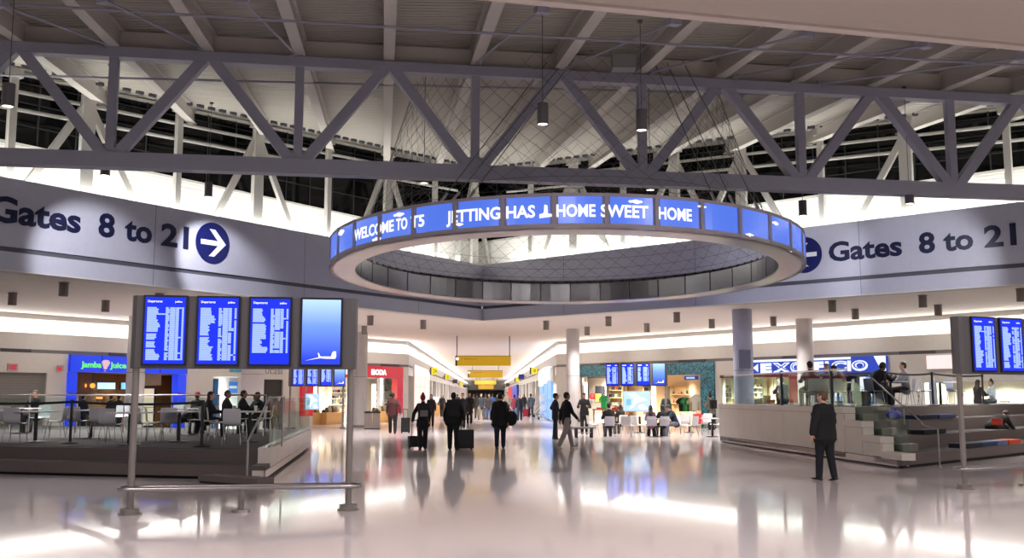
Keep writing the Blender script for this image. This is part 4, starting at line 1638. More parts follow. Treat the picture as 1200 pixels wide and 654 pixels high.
# clothes rail
a, b = uspan(R2, 797, 812, -1.2)
t = thing('clothes_rail', 'low steel clothes rail in the teal shop', 'clothes rail', R2.pt((a + b) / 2, -1.2), R2.ang)
w_ = b - a
for x in (-w_ / 2, w_ / 2):
    MB().cyl((x, 0, 0), (x, 0, 1.62), 0.02, 8).build('upright', BRUSH, t)
    MB().box(x - 0.03, x + 0.03, -0.25, 0.25, 0, 0.03).build('foot', BRUSH, t)
MB().cyl((-w_ / 2, 0, 1.6), (w_ / 2, 0, 1.6), 0.018, 8).build('bar', BRUSH, t)
for i, (c, nm) in enumerate((((26, 26, 30), 'black'), ((20, 24, 28), 'charcoal'), ((40, 120, 70), 'dark green'), ((60, 170, 90), 'bright green'), ((28, 96, 60), 'forest green'), ((200, 196, 150), 'cream'))):
    x = -w_ / 2 + w_ * (i + 0.5) / 6
    q = R2.pt((a + b) / 2 + x, -1.2, 0.78)
    t = thing('hanging_shirt', '%s shirt on the low clothes rail in the teal shop' % nm, 'shirt', q, R2.ang + 1.0, 'shirts on the low rail')
    shirt(t, M('shirt_%s' % nm.replace(' ', '_'), c, 0.85), 0.5, 0.74, 0.1)
    MB().tube([(0, 0, 0.7), (0, 0, 0.78), (0.03, 0, 0.82), (0.0, 0, 0.84)], 0.006, 5).build('hanger_hook', BRUSH, t)
shelf_unit(R2, 716, 734, -3.8, 3, (0.6, 1.05, 1.5, 1.95), 'dark framed shelf left of the lit map in the teal shop', 'box', 5, M('tan_shelf', (196, 170, 130), 0.5))
shelf_unit(R2, 758, 768, -2.8, 3, (0.7, 1.0, 1.3, 1.6, 1.9, 2.2), 'narrow shelf of sunglasses cases in the teal shop', 'box', 4, M('pale_shelf', (226, 214, 186), 0.5))
shelf_unit(R2, 790, 812, -4.3, 3, (1.2, 1.7), 'back shelf in the right part of the teal shop', 'bottle', 7, M('tan_shelf', (196, 170, 130), 0.5))
a, b = uspan(R2, 700, 730, -0.8)
t = thing('display_table', 'low brown display table at the teal shop entrance', 'table', R2.pt((a + b) / 2, -0.8), R2.ang)
w_ = b - a
MB().box(-w_ / 2, w_ / 2, -0.4, 0.4, 0.78, 0.84).build('top', M('brown_wood', (140, 80, 50), 0.5), t)
for x in (-1, 1):
    for y in (-1, 1):
        MB().box(x * w_ / 2.1 - 0.03, x * w_ / 2.1 + 0.03, y * 0.34 - 0.03, y * 0.34 + 0.03, 0, 0.78).build('leg', M('brown_wood', (140, 80, 50), 0.5), t)
for i in range(5):
    c = ((200, 50, 60), (180, 60, 50), (210, 190, 190), (190, 40, 60), (90, 90, 120))[i]
    o = link('folded_cloth', MB().box(-0.17, 0.17, -0.13, 0.13, 0, 0.09 + 0.04 * (i % 3)).mesh('folded_cloth', 0.03), M('folded_%d' % i, c, 0.85))
    o.location = t.matrix_basis @ Vector((-w_ / 2 + w_ * (i + 0.5) / 5, 0, 0.84))
    o.rotation_euler = (0, 0, R2.ang)
    tag(o, '%s folded stack of cloth from the left on the low brown table' % ORD[i], 'folded cloth', 'folded cloths on the low brown table')
for x0, x1, z0, z1, nm, c in ((782, 790, 1.15, 2.15, 'tall grey mirror', (92, 98, 98)), (793, 804, 1.3, 2.1, 'wide grey picture', (120, 128, 128)), (809, 818, 1.4, 2.35, 'blue oval poster', (60, 90, 160))):
    a, b = uspan(R2, x0, x1, -4.45)
    t = thing('wall_picture', '%s on the tan back wall of the teal shop' % nm, 'picture', R2.pt((a + b) / 2, -4.45, z0), 0)
    mb = MB()
    R2.box(mb, a, b, -4.5, -4.44, z0, z1)
    mb.build('frame', M('picture_frame', (70, 50, 36), 0.5), t, world=True)
    mb = MB()
    R2.box(mb, a + 0.07, b - 0.07, -4.44, -4.43, z0 + 0.07, z1 - 0.07)
    mb.build('face', M('face_' + nm.replace(' ', '_'), c, 0.3), t, world=True)
t = thing('hanging_sign', 'small blue lit sign under the mosaic header of the teal shop', 'sign', R2.pt(U(R2, 810, 440, -0.6), -0.6, 2.45), R2.ang)
MB().box(-0.45, 0.45, -0.06, 0.06, 0, 0.2).build('case', M('sign_case_blue', (24, 60, 170), 0.4, emit=0.5), t, bevel=0.03)
MB().box(-0.3, 0.3, -0.068, -0.06, 0.05, 0.15).build('letters', M('sign_pale_blue', (170, 210, 255), 0.4, emit=1.0), t)
for s in (-0.35, 0.35):
    MB().cyl((s, 0, 0.2), (s, 0, 0.3), 0.01, 6).build('hanger', BLACK, t)

# white wall, glass fronted store, banner
g0, g1 = uspan(R2, 845, 926)
lo_panel(R2, t1, g0)
lo_panel(R2, g0, g1, 2.62, 3.34)
shell(R2, 845, 926, 2.5, 3.2, 'glass_store', M('warm_cream', (236, 226, 200), 0.6), 620, (1, 0.92, 0.74))
gs = thing('glass_store_front', 'glass shop window with thin maroon header above the stone side wall', 'shop front', R2.pt((g0 + g1) / 2))
mb = MB()
R2.box(mb, g0, g1, -0.2, 0.1, 2.5, 2.63)
mb.build('header', M('maroon', (96, 28, 40), 0.5), gs, world=True)
mb = MB()
R2.box(mb, g1, U(R2, 938), -0.3, 0.1, 0, 2.63)
mb.build('red_pillar', M('brick_red', (140, 40, 30), 0.5), gs, world=True)
for i in range(5):
    a, b = g0 + (g1 - g0) * i / 5, g0 + (g1 - g0) * (i + 1) / 5
    mb = MB()
    R2.box(mb, a + 0.02, b - 0.02, -0.08, -0.06, 0, 2.5)
    mb.build('glass_pane', GLASS, gs, world=True)
    mb = MB()
    R2.box(mb, a - 0.02, a + 0.02, -0.1, -0.04, 0, 2.5)
    mb.build('glazing_bar', WSTEEL, gs, world=True)
shelf_unit(R2, 850, 862, -3.0, 3, (1.3, 1.55, 1.8, 2.05), 'left pale shelf in the glass fronted shop', 'box', 5)
shelf_unit(R2, 886, 898, -3.0, 3, (1.3, 1.55, 1.8, 2.05), 'middle pale shelf in the glass fronted shop', 'box', 6)
shelf_unit(R2, 910, 923, -3.0, 3, (1.3, 1.55, 1.8, 2.05), 'right pale shelf in the glass fronted shop', 'box', 6)
a, b = uspan(R2, 869, 883, -3.1)
t = thing('wall_screen', 'dark slate blue screen on the back wall of the glass fronted shop', 'screen', R2.pt((a + b) / 2, -3.1, 1.7), 0)
mb = MB()
R2.box(mb, a, b, -3.18, -3.1, 1.65, 2.05)
mb.build('frame', BLACK, t, world=True)
mb = MB()
R2.box(mb, a + 0.04, b - 0.04, -3.1, -3.09, 1.69, 2.01)
mb.build('face', M('slate_screen', (52, 66, 100), 0.2), t, world=True)
a, b = uspan(R2, 858, 905, -1.0)
t = thing('goods_counter', 'long counter piled with goods behind the shop glass', 'counter', R2.pt((a + b) / 2, -1.0))
mb = MB()
R2.box(mb, a, b, -1.4, -0.7, 0, 1.2)
mb.build('body', M('counter_grey', (150, 146, 136), 0.5), t, world=True)
mb = MB()
R2.box(mb, a - 0.03, b + 0.03, -1.43, -0.67, 1.2, 1.25)
mb.build('top', M('counter_top', (190, 180, 160), 0.3), t, world=True)
for i in range(9):
    u = a + (b - a) * (i + 0.5) / 9
    h = random.uniform(0.15, 0.4)
    o = link('wicker_basket', MB().lathe([(0, 0), (0.16, 0), (0.22, h), (0.2, h), (0.15, 0.03), (0, 0.03)], seg=12).mesh('wicker_basket'), M('basket_%d' % (i % 3), ((150, 120, 80), (190, 176, 140), (120, 110, 90))[i % 3], 0.8, noise=0.25, scale=30))
    o.location = R2.pt(u, -1.05, 1.25)
    tag(o, '%s basket from the left on the goods counter of the glass fronted shop' % ORD[i], 'basket', 'baskets on the goods counter')

# blue and white banner with big outlined letters
e0, e1 = uspan(R2, 884, 1041)
BANB = M('banner_blue', (26, 66, 190), 0.4, emit=0.8)
BANW = M('banner_white', (238, 246, 255), 0.4, emit=1.0)
bn = thing('shop_banner', 'long lit blue and white banner reading EXOFFICIO in outlined letters', 'banner', R2.pt((e0 + e1) / 2, 0, 2.64))
mb = MB()
R2.box(mb, e0, e1, -0.25, 0.14, 2.64, 3.32)
face = mb.build('lit_box', BANB, bn, world=True)
mb = MB()
R2.box(mb, e0, U(R2, 1000), 0.14, 0.15, 3.22, 3.32)
mb.loft([[R2.pt(u, o, z) for u, z in ((U(R2, 1027), 3.32), (e1, 3.32), (e1, 2.66), (U(R2, 1036), 2.66))] for o in (0.14, 0.15)])
mb.build('white_field', BANW, face, world=True)
xs = [(884, 894), (894, 905), (908, 929), (930, 947), (948, 955), (957, 965), (968, 976), (977, 997), (998, 1001), (1002, 1019)]
for ch, x0, x1 in (('E', 894, 907), ('X', 908, 929), ('O', 929, 942), ('F', 943, 955), ('F', 957, 968), ('I', 970, 974), ('C', 977, 995), ('I', 996, 1000), ('O', 1001, 1020)):
    a, b = uspan(R2, x0, x1)
    R2.text(ch, a, b, 2.74, 0.42, 0.142, BANW, face, bold=0.07)
    if ch in 'XCO' and x0 > 900:
        R2.text(ch, a + (b - a) * 0.12, b - (b - a) * 0.12, 2.79, 0.32, 0.166, BANB, face, bold=-0.01)
mb = MB()
a, b = uspan(R2, 885, 891)
mb.loft([[R2.pt(u, o, z) for u, z in ((a, 2.95), (b, 2.76), (b, 3.14))] for o in (0.14, 0.155)])
mb.build('white_arrow', BANW, face, world=True)
# windows under the banner
h0, h1 = uspan(R2, 938, 1040)
shell(R2, 938, 1040, 2.5, 3.0, 'banner_shop', M('dark_shop_wall', (52, 50, 56), 0.6), 60, COOLW)
sfb = thing('banner_shop_front', 'dark glazed shop front with lit blue posters under the long banner', 'shop front', R2.pt((h0 + h1) / 2))
mb = MB()
R2.box(mb, h0, h1, -0.25, 0.05, 2.5, 2.64)
mb.build('header', M('header_grey', (70, 74, 84), 0.5), sfb, world=True)
for i in range(7):
    u = h0 + (h1 - h0) * i / 6
    mb = MB()
    R2.box(mb, u - 0.03, u + 0.03, -0.1, 0.0, 0, 2.5)
    mb.build('glazing_bar', M('dark_post', (30, 36, 42), 0.4), sfb, world=True)
LBL = M('lit_poster_blue', (120, 170, 245), 0.4, emit=1.0)
LBW = M('lit_poster_white', (235, 240, 250), 0.4, emit=1.0)
DBL = M('lit_poster_deep_blue', (30, 66, 190), 0.4, emit=0.8)
for x0, x1, z0, z1, m, nm in ((957, 964, 1.4, 2.45, LBL, 'narrow pale blue'), (974, 983, 1.4, 2.45, LBL, 'wide pale blue'), (962, 974, 1.75, 2.45, DBL, 'deep blue'), (1004, 1010, 1.4, 2.45, LBW, 'narrow white'), (1011, 1020, 1.4, 2.45, LBL, 'far pale blue'),
                              (1003, 1023, 0.85, 1.35, DBL, 'low deep blue')):
    a, b = uspan(R2, x0, x1)
    t = thing('lit_poster', '%s lit poster in the window under the long banner' % nm, 'poster', R2.pt((a + b) / 2, -0.2, z0), 0, 'lit posters under the banner')
    mb = MB()
    R2.box(mb, a, b, -0.3, -0.2, z0, z1)
    f = mb.build('face', m, t, world=True)
    mb = MB()
    if x0 == 1003:
        mb.loft([[R2.pt(a + (b - a) * u, o, z0 + (z1 - z0) * z) for u, z in ((0.1, 0.95), (0.6, 0.95), (0.5, 0.75), (0.5, 0.3), (0.2, 0.1), (0.1, 0.2), (0.38, 0.4), (0.36, 0.75), (0.1, 0.8))] for o in (-0.2, -0.19)])
    else:
        R2.box(mb, a + 0.05, b - 0.05, -0.2, -0.19, z0 + 0.2, z0 + 0.4)
    mb.build('print', BANW if m is not LBW else LBL, f, world=True)

# pale wall, pink lit panel and bright shop at the far right
k0, k1 = uspan(R2, 1083, 1136)
lo_panel(R2, h1, k0)
lo_panel(R2, k0, R2.L + 6, 2.2, 3.34)
t = thing('light_box', 'blank pinkish white lit panel on the wall at the right', 'light box', R2.pt((k0 + k1) / 2, 0, 2.68))
mb = MB()
R2.box(mb, U(R2, 1087), k1, 0, 0.08, 2.68, 3.3)
mb.build('case', WSTEEL, t, world=True)
mb = MB()
R2.box(mb, U(R2, 1087) + 0.04, k1 - 0.04, 0.08, 0.1, 2.72, 3.26)
mb.build('face', M('pink_lit', (250, 226, 224), 0.5, emit=1.0), t, world=True)
wall_piece(R2, k0, R2.L + 6, 0, 2.2, M('cream_bright', (240, 232, 208), 0.6), 'wall_bright_shop', -1.6, -1.4)
for x in (1092, 1128, 1165, 1198):
    SHOP_LIGHTS.append((R2.pt(U(R2, x, 440, -0.5), -0.5, 2.15), 70, (0.98, 1, 0.86), 0.8))
a, b = uspan(R2, 1083, 1093)
t = thing('glow_panel', 'greenish yellow lit strip at the left of the bright shop', 'light box', R2.pt(a, -0.9))
mb = MB()
R2.box(mb, a, b, -1.1, -0.9, 0, 2.2)
mb.build('case', WSTEEL, t, world=True)
mb = MB()
R2.box(mb, a + 0.05, b - 0.05, -0.9, -0.88, 0.1, 2.1)
mb.build('face', M('green_glow', (226, 240, 170), 0.5, emit=0.9), t, world=True)
a, b = uspan(R2, 1182, 1215)
t = thing('framed_opening', 'pale framed opening with dark lintel at the right edge of the picture', 'frame', R2.pt(a, -0.6), 0)
mb = MB()
R2.box(mb, a, b, -1.38, -1.3, 0, 2.0)
mb.build('panel', M('pale_beige', (214, 204, 184), 0.6), t, world=True)
mb = MB()
R2.box(mb, a - 0.04, b, -1.3, -1.22, 1.98, 2.06)
R2.box(mb, a - 0.04, a + 0.03, -1.3, -1.22, 0, 2.0)
mb.build('frame', M('dark_frame_brown', (80, 70, 62), 0.5), t, world=True)
t = thing('air_vent', 'small grey square vent on the bright wall at the right', 'vent', R2.pt(U(R2, 1188, 440, -0.02), -0.02, 2.4), 0)
mb = MB()
R2.box(mb, U(R2, 1188), U(R2, 1196), 0.0, 0.03, 2.45, 2.7)
mb.build('frame', GRILL, t, world=True)
mb = MB()
for z in (2.5, 2.56, 2.62):
    R2.box(mb, U(R2, 1188) + 0.05, U(R2, 1196) - 0.05, 0.03, 0.045, z, z + 0.02)
mb.build('slats', VENT, t, world=True)

# ---------------------------------------------------------------- concourse fronts and signs
PINK = M('pink_lit_panel', (250, 214, 206), 0.5, emit=0.95)
t = thing('lit_shop_front', 'front of pinkish lit square panels at the concourse left corner', 'shop front', CL.pt(10, 0.1))
us = [U(CL, x) for x in (484, 490, 496, 502)]
for i in range(3):
    for z0, z1 in ((0.6, 1.2), (1.22, 2.2), (2.22, 3.0), (3.02, 3.6)):
        mb = MB()
        CL.box(mb, us[i] + 0.08, us[i + 1] - 0.08, -0.2, 0.12, z0, z1)
        mb.build('lit_square', PINK if not (z0 > 3) else M('white_lit_panel', (248, 240, 240), 0.5, emit=0.9), t, world=True)
mb = MB()
CL.box(mb, us[0], us[3], -0.3, 0.08, 0, 3.62)
mb.build('backing', WSTEEL, t, world=True)
t = thing('lit_sign_tower', 'tower of blue and white lit panels at the concourse right corner', 'light box', CR.pt(CLEN - 7, 0.1))
for x0, x1, z0, z1, m in ((634, 638.5, 2.3, 3.5, LBW), (639, 643, 2.45, 3.55, LBW), (643.5, 647, 2.6, 3.5, LBW), (636, 640, 1.25, 2.25, LBL), (641, 645, 1.3, 2.4, LBL), (645.5, 650, 1.35, 2.5, LBL),
                          (636, 640, 0.1, 1.2, LBL), (641, 645, 0.1, 1.25, LBL), (645.5, 650, 0.1, 1.3, LBL)):
    a, b = sorted((U(CR, x0), U(CR, x1)))
    mb = MB()
    CR.box(mb, a, b - 0.05, -0.1, 0.22, z0, z1)
    mb.build('lit_panel', m, t, world=True)
a, b = sorted((U(CR, 634), U(CR, 650)))
mb = MB()
CR.box(mb, a, b, -0.2, 0.1, 0, 3.4)
mb.build('backing', WSTEEL, t, world=True)
for x0, x1, c, nm in ((597, 602.5, (214, 34, 40), 'red'), (602.5, 608, (28, 54, 200), 'blue')):
    a, b = sorted((U(CR, x0, 460), U(CR, x1, 460)))
    t = thing('hanging_banner', '%s vertical banner on the right wall of the concourse' % nm, 'banner', CR.pt((a + b) / 2, 0.3, 0.6), 0, 'concourse banners')
    mb = MB()
    CR.box(mb, a + 0.3, b - 0.3, 0.24, 0.3, 0.7, 2.9)
    mb.build('cloth', M('banner_' + nm, c, 0.6, emit=0.7), t, world=True)
    mb = MB()
    CR.box(mb, a + 0.1, b - 0.1, 0.0, 0.34, 2.9, 2.96)
    mb.build('bracket', BRUSH, t, world=True)

# yellow signs hanging across the concourse
for i, (x0, x1, y0, y1, dist) in enumerate(((534, 598.5, 417.5, 428.5, 54), (548.5, 589, 434.5, 442.5, 86), (555.5, 581.5, 446, 450.5, 132), (560, 578.5, 451, 456, 178))):
    p, q = D(x0, y1, dist), D(x1, y0, dist)
    w, h = q.x - p.x, q.z - p.z
    t = thing('hanging_sign', '%s yellow overhead sign along the concourse, counted from the front' % ORD[i], 'sign', p, rad(1.4), 'yellow overhead signs')
    MB().box(0, w, 0, 0.25, 0, h).build('case', YELL, t, bevel=0.02)
    MB().box(-0.02, w * 0.028, -0.02, 0.27, -0.01, h + 0.01).build('black_end', BLACK, t)
    MB().box(0.0, w + 0.01, -0.01, 0.26, h, h + 0.03).build('top_trim', M('sign_brown', (120, 84, 20), 0.5), t)
    for s in (0.12 * w if i else 0.02 * w, 0.88 * w if i else 0.98 * w):
        MB().cyl((s, 0.12, h), (s, 0.12, ZC - p.z), 0.025, 6).build('hanger_rod', M('dark_rod', (50, 46, 44), 0.5), t)
    if i < 2:
        MB().lathe([(0, 0), (h * 0.17, 0), (h * 0.17, 0.02), (0, 0.02)], seg=16).build('white_circle', LITW, t)
        o = t.children[-1]
        for v in o.data.vertices:
            v.co = Vector((v.co.x + w * 0.03, -0.04 + v.co.z * -1, v.co.y + h * 0.72))
        me = fit_text('\u2191  Gates 8 to 21', w * 0.28, h * 0.15, 0.0, 0.002)
        for v in me.vertices:
            v.co = Vector((v.co.x + w * 0.1, -0.005 - (0.003 if v.co.z > 0 else 0), v.co.y + h * 0.66))
        link('lettering', me, BLACK, t)
# gate number blades on both walls
bl_ = [(CL, 508.5, 435, 7.5, 8, 'y', '24', 'left'), (CL, 524, 442, 6, 6, 'y', '22', 'left'), (CL, 533.5, 447, 5, 4.5, 'k', '', 'left'), (CL, 540, 450, 4, 4, 'y', '', 'left'), (CL, 545, 452.5, 3, 3, 'k', '', 'left'),
       (CR, 625.5, 434.5, 8, 7.5, 'y', '8', 'right'), (CR, 611, 441.5, 6, 6, 'b', '', 'right'), (CR, 606, 445, 5, 5, 'y', '', 'right'), (CR, 595, 451, 4, 4, 'k', '', 'right')]
YB = M('blade_yellow', (236, 214, 40), 0.4, emit=0.9)
cnt = {'left': 0, 'right': 0}
for w, x, y, pw, ph, c, s, side in bl_:
    u, z = w.uz(x, y, 0.5)
    p = w.pt(u, 0.5, z)
    k = p.y / F_PX
    a, h = pw * k, ph * k
    t = thing('gate_sign', '%s %s gate sign along the %s concourse wall, counted from the front' % (ORD[cnt[side]], {'y': 'yellow', 'k': 'dark', 'b': 'blue'}[c], side), 'sign',
              p + Vector((0, 0, -h / 2)), rad(1.4), 'gate signs on the %s concourse wall' % side)
    cnt[side] += 1
    m = {'y': YB, 'k': M('blade_dark', (60, 56, 50), 0.4), 'b': M('blade_blue', (30, 50, 130), 0.4, emit=0.6)}[c]
    cs_ = MB().box(-a / 2, a / 2, -0.1, 0.1, 0, h).build('case', m, t, bevel=0.02)
    sg = -1 if w is CL else 1
    xx = sorted((sg * a / 2, sg * (a / 2 + 0.2)))
    MB().box(xx[0], xx[1], -0.04, 0.04, h * 0.3, h * 0.7).build('arm', BRUSH, t)
    MB().box(-a / 2 - 0.05, -a / 2 + a * 0.12, -0.12, 0.12, -0.02, h + 0.02).build('dark_edge', M('blade_edge', (60, 58, 54), 0.4), t)
    if s:
        me = fit_text(s, a * 0.28 * len(s), h * 0.5, 0.0, 0.002)
        for v in me.vertices:
            v.co = Vector((v.co.x - a * 0.02 - a * 0.1 * (len(s) - 1), -0.104 - (0.003 if v.co.z > 0 else 0), v.co.y + h * 0.25))
        link('lettering', me, BLACK, cs_)

# ---------------------------------------------------------------- round columns
COLM = M('column_white', (196, 190, 189), 0.55)
COLB = M('column_blue_grey', (168, 170, 192), 0.5)


def column(p, r, mat, label):
    t = thing('round_column', label, 'column', p)
    MB().lathe([(0, 0.12), (r, 0.12), (r, ZC + 0.02), (0, ZC + 0.02)], seg=28).build('shaft', mat, t, smooth=True)
    MB().lathe([(0, 0), (r + 0.02, 0), (r + 0.02, 0.13), (0, 0.13)], seg=28).build('base_ring', M('column_base', (130, 124, 120), 0.4), t, smooth=True)
    MB().lathe([(r - 0.01, 2.58), (r + 0.004, 2.58), (r + 0.004, 2.595), (r - 0.01, 2.595)], seg=28).build('joint_ring', SHADOWJ, t)


column(G(672, 503), 0.33, COLM, 'white round column left of the teal shop')
column(G(421, 501), 0.36, COLM, 'white round column before the red shop')
column(Vector((D(872, 462, 37.2).x, 37.2, 0)), 0.37, COLB, 'blue grey round column at the end of the stone side wall')
column(Vector((D(945, 462, 42).x, 42, 0)), 0.35, COLM, 'white round column before the long blue banner')
column(Vector((D(158, 462, 40.5).x, 40.5, 0)), 0.36, COLM, 'white round column before the juice bar, behind the front flight board')
column(Vector((D(295.5, 462, 44).x, 44, 0)), 0.5, COLM, 'stout white round column between the alcove and the black door')
t = thing('wall_plate', 'blue grey square plate on the blue grey column', 'plate', Vector((D(871, 462, 37.2).x, 36.8, 2.65)))
MB().box(-0.22, 0.22, -0.02, 0.05, 0, 0.7).build('plate', M('plate_blue', (112, 112, 136), 0.5), t)
MB().box(-0.18, 0.18, -0.03, -0.02, 0.04, 0.66).build('face', M('plate_blue_face', (104, 104, 130), 0.5), t)
# ================================================================ chairs, tables, stanchions
SHELLM = M('grey_white_shell', (204, 202, 210), 0.4)
SHELLW = M('white_shell', (244, 241, 240), 0.4)
SHELLB = M('blue_grey_shell', (136, 144, 160), 0.45)
CHROME = M('chrome_leg', (180, 180, 184), 0.25, 0.9)


def chair_proto(name, mat):
    """sitter faces +y"""
    t = thing(name, 'chair', 'chair')
    prof = [(0.22, 0.44, 0.40), (0.2, 0.455, 0.42), (0.1, 0.447, 0.43), (0.0, 0.44, 0.43), (-0.1, 0.44, 0.42), (-0.165, 0.455, 0.41), (-0.2, 0.49, 0.40), (-0.215, 0.56, 0.40),
            (-0.225, 0.66, 0.405), (-0.24, 0.76, 0.40), (-0.25, 0.82, 0.36)]
    nx = 7
    mb = MB()
    up = []
    for (y, z, w) in prof:
        row = []
        for i in range(nx):
            f = i / (nx - 1) * 2 - 1
            lift = 0.012 * f * f
            row.append((f * w / 2, y + (lift * 1.2 if z > 0.5 else 0), z + (lift if z < 0.5 else 0)))
        up.append(row)
    th = []
    for k, row in enumerate(up):
        a = Vector(prof[max(0, k - 1)][:2])
        b = Vector(prof[min(len(prof) - 1, k + 1)][:2])
        d = (b - a).normalized()
        nrm = Vector((0, d.y, -d.x)) * -0.014
        th.append([(x + 0, y - nrm.y * -1, z - nrm.z * -1) for x, y, z in row])
    V1 = [[mb.bm.verts.new(p) for p in r] for r in up]
    V2 = [[mb.bm.verts.new(p) for p in r] for r in th]
    for k in range(len(up) - 1):
        for i in range(nx - 1):
            mb.bm.faces.new((V1[k][i], V1[k][i + 1], V1[k + 1][i + 1], V1[k + 1][i]))
            mb.bm.faces.new((V2[k][i], V2[k + 1][i], V2[k + 1][i + 1], V2[k][i + 1]))
        for i, s in ((0, 1), (nx - 1, -1)):
            mb.bm.faces.new((V1[k][i], V1[k + 1][i], V2[k + 1][i], V2[k][i]))
    for k in (0, len(up) - 1):
        for i in range(nx - 1):
            mb.bm.faces.new((V1[k][i], V2[k][i], V2[k][i + 1], V1[k][i + 1]))
    mb.build('seat_shell', mat, t, smooth=True)
    for sx in (-1, 1):
        for sy in (-1, 1):
            MB().tube([(sx * 0.12, sy * 0.11, 0.435), (sx * 0.16, sy * 0.15, 0.42), (sx * 0.215, sy * 0.205, 0.0)], 0.0095, 7).build('leg', CHROME, t)
    mb = MB()
    mb.bar((-0.13, 0.1, 0.428), (0.13, 0.1, 0.428), 0.02, 0.01)
    mb.bar((-0.13, -0.1, 0.428), (0.13, -0.1, 0.428), 0.02, 0.01)
    mb.build('under_frame', CHROME, t)
    return Placer(t)


chair_g = chair_proto('dining_chair', SHELLM)
chair_w = chair_proto('dining_chair', SHELLW)
chair_b = chair_proto('dining_chair', SHELLB)

TOPM = M('table_white', (214, 210, 212), 0.35)
tb = thing('cafe_table', 'table', 'table')
MB().box(-0.37, 0.37, -0.37, 0.37, 0.715, 0.745).build('tabletop', TOPM, tb, bevel=0.008)
MB().lathe([(0, 0.03), (0.045, 0.03), (0.04, 0.7), (0.1, 0.715), (0, 0.715)], seg=14).build('pedestal', BLACK, tb, smooth=True)
MB().lathe([(0, 0), (0.24, 0), (0.235, 0.02), (0.06, 0.04), (0, 0.045)], seg=22).build('base', BLACK, tb, smooth=True)
table = Placer(tb)

# left platform: (px, py of the feet, heading)
seats_l = [(2, 512, 25), (17, 518, 3), (46, 507, 175), (64, 514, 100), (90, 513, -8), (116, 515, 5), (129, 520, -4), (141, 505, 190), (168, 518, -38), (181, 516, -75), (198, 517, 12),
           (206, 505, 178), (231, 511, 86), (244, 513, -85), (253, 516, -70), (273, 521, 4), (263, 509, -90), (283, 509, -88), (301, 511, 95), (310, 508, 100)]
for i, (x, y, h) in enumerate(sorted(seats_l)):
    chair_g(G(x, y, LPZ), rad(h), '%s pale grey chair from the left on the dark left platform' % ORD[i], 'chairs on the left platform')
tabs_l = [(-22, 514), (41, 518), (106, 514), (151, 522), (209, 518), (222, 510), (292, 518), (24, 508)]
for i, (x, y) in enumerate(sorted(tabs_l)):
    table(G(x, y, LPZ), rad(-12), '%s square cafe table from the left on the left platform' % ORD[i], 'tables on the left platform')

# food court between the concourse and the right platform
seats_c = [(703, 507, 185, 'w'), (714, 512, 2, 'g'), (728, 509, 20, 'w'), (741, 508, 95, 'w'), (754, 505, -95, 'w'), (764, 512, -10, 'g'), (777, 512, 12, 'g'), (792, 509, 170, 'w'), (803, 508, -10, 'w'),
           (816, 510, 90, 'w'), (824, 509, -5, 'w'), (840, 510, 100, 'w'), (798, 505, 150, 'w'), (810, 512, 40, 'w'), (830, 506, 170, 'w'), (736, 512, -30, 'w'), (748, 511, -60, 'w'), (758, 508, 160, 'w'), (695, 510, -80, 'w')]
for i, (x, y, h, c) in enumerate(seats_c):
    (chair_w if c == 'w' else chair_g)(G(x, y), rad(h), '%s %s chair from the left in the food court before the teal shop' % (ORD[i], 'white' if c == 'w' else 'grey'), 'food court chairs')
for i, (x, y) in enumerate(((721, 507), (750, 507), (769, 512), (808, 507), (835, 512))):
    table(G(x, y), rad(10), '%s square cafe table from the left in the food court before the teal shop' % ORD[i], 'food court tables')

# right platform
seats_r = [(951, 29.9, 10, 'b'), (962, 31, 20, 'b'), (970, 31.4, 160, 'b'), (979, 30.3, -15, 'b'), (991, 31, 60, 'b'), (1025, 29.6, -70, 'b'), (1062, 30.6, 80, 'b'), (1070, 31.6, 75, 'b'), (1085, 31.2, 85, 'b'), (1120, 32.4, -80, 'b')]
for i, (x, y, h, c) in enumerate(seats_r):
    chair_b(RP(x, y), rad(h), '%s blue grey chair from the left on top of the right platform' % ORD[i], 'chairs on the right platform')
for i, (x, y) in enumerate(((982, 32), (1044, 30), (1102, 31.5))):
    table(RP(x, y), rad(30), '%s cafe table from the left on top of the right platform' % ORD[i], 'tables on the right platform')
q = D(1177, 476, 38.5)
q.z = 0.95
chair_w(q, rad(-20), 'pale chair near the right edge before the bright cream wall', 'chairs on the right platform')

# belt stanchions
def stanchion(p, label, group, belt_to=None, hgt=1.02):
    t = thing('belt_stanchion', label, 'stanchion', p, 0, group)
    MB().lathe([(0, 0), (0.18, 0), (0.18, 0.02), (0.05, 0.05), (0.032, 0.06), (0, 0.06)], seg=22).build('base', RUBBER, t, smooth=True)
    MB().cyl((0, 0, 0.05), (0, 0, hgt - 0.09), 0.032, 14).build('post', BLACK, t, smooth=True)
    MB().lathe([(0, hgt - 0.1), (0.042, hgt - 0.1), (0.042, hgt - 0.01), (0.03, hgt), (0, hgt)], seg=14).build('head', BLACK, t, smooth=True)
    if belt_to is not None:
        a, b = Vector((0, 0, hgt - 0.05)), belt_to - Vector(p) + Vector((0, 0, hgt - 0.05))
        mb = MB()
        pts = [a + (b - a) * (i / 8) - Vector((0, 0, 0.05 * (1 - (2 * i / 8 - 1) ** 2))) for i in range(9)]
        up, dn = Vector((0, 0, 0.028)), Vector((0, 0, -0.028))
        s = (b - a).cross(Vector((0, 0, 1))).normalized() * 0.003
        mb.loft([[p_ + dn - s, p_ + dn + s, p_ + up + s, p_ + up - s] for p_ in pts])
        mb.build('belt', BLACK, t)
    return t


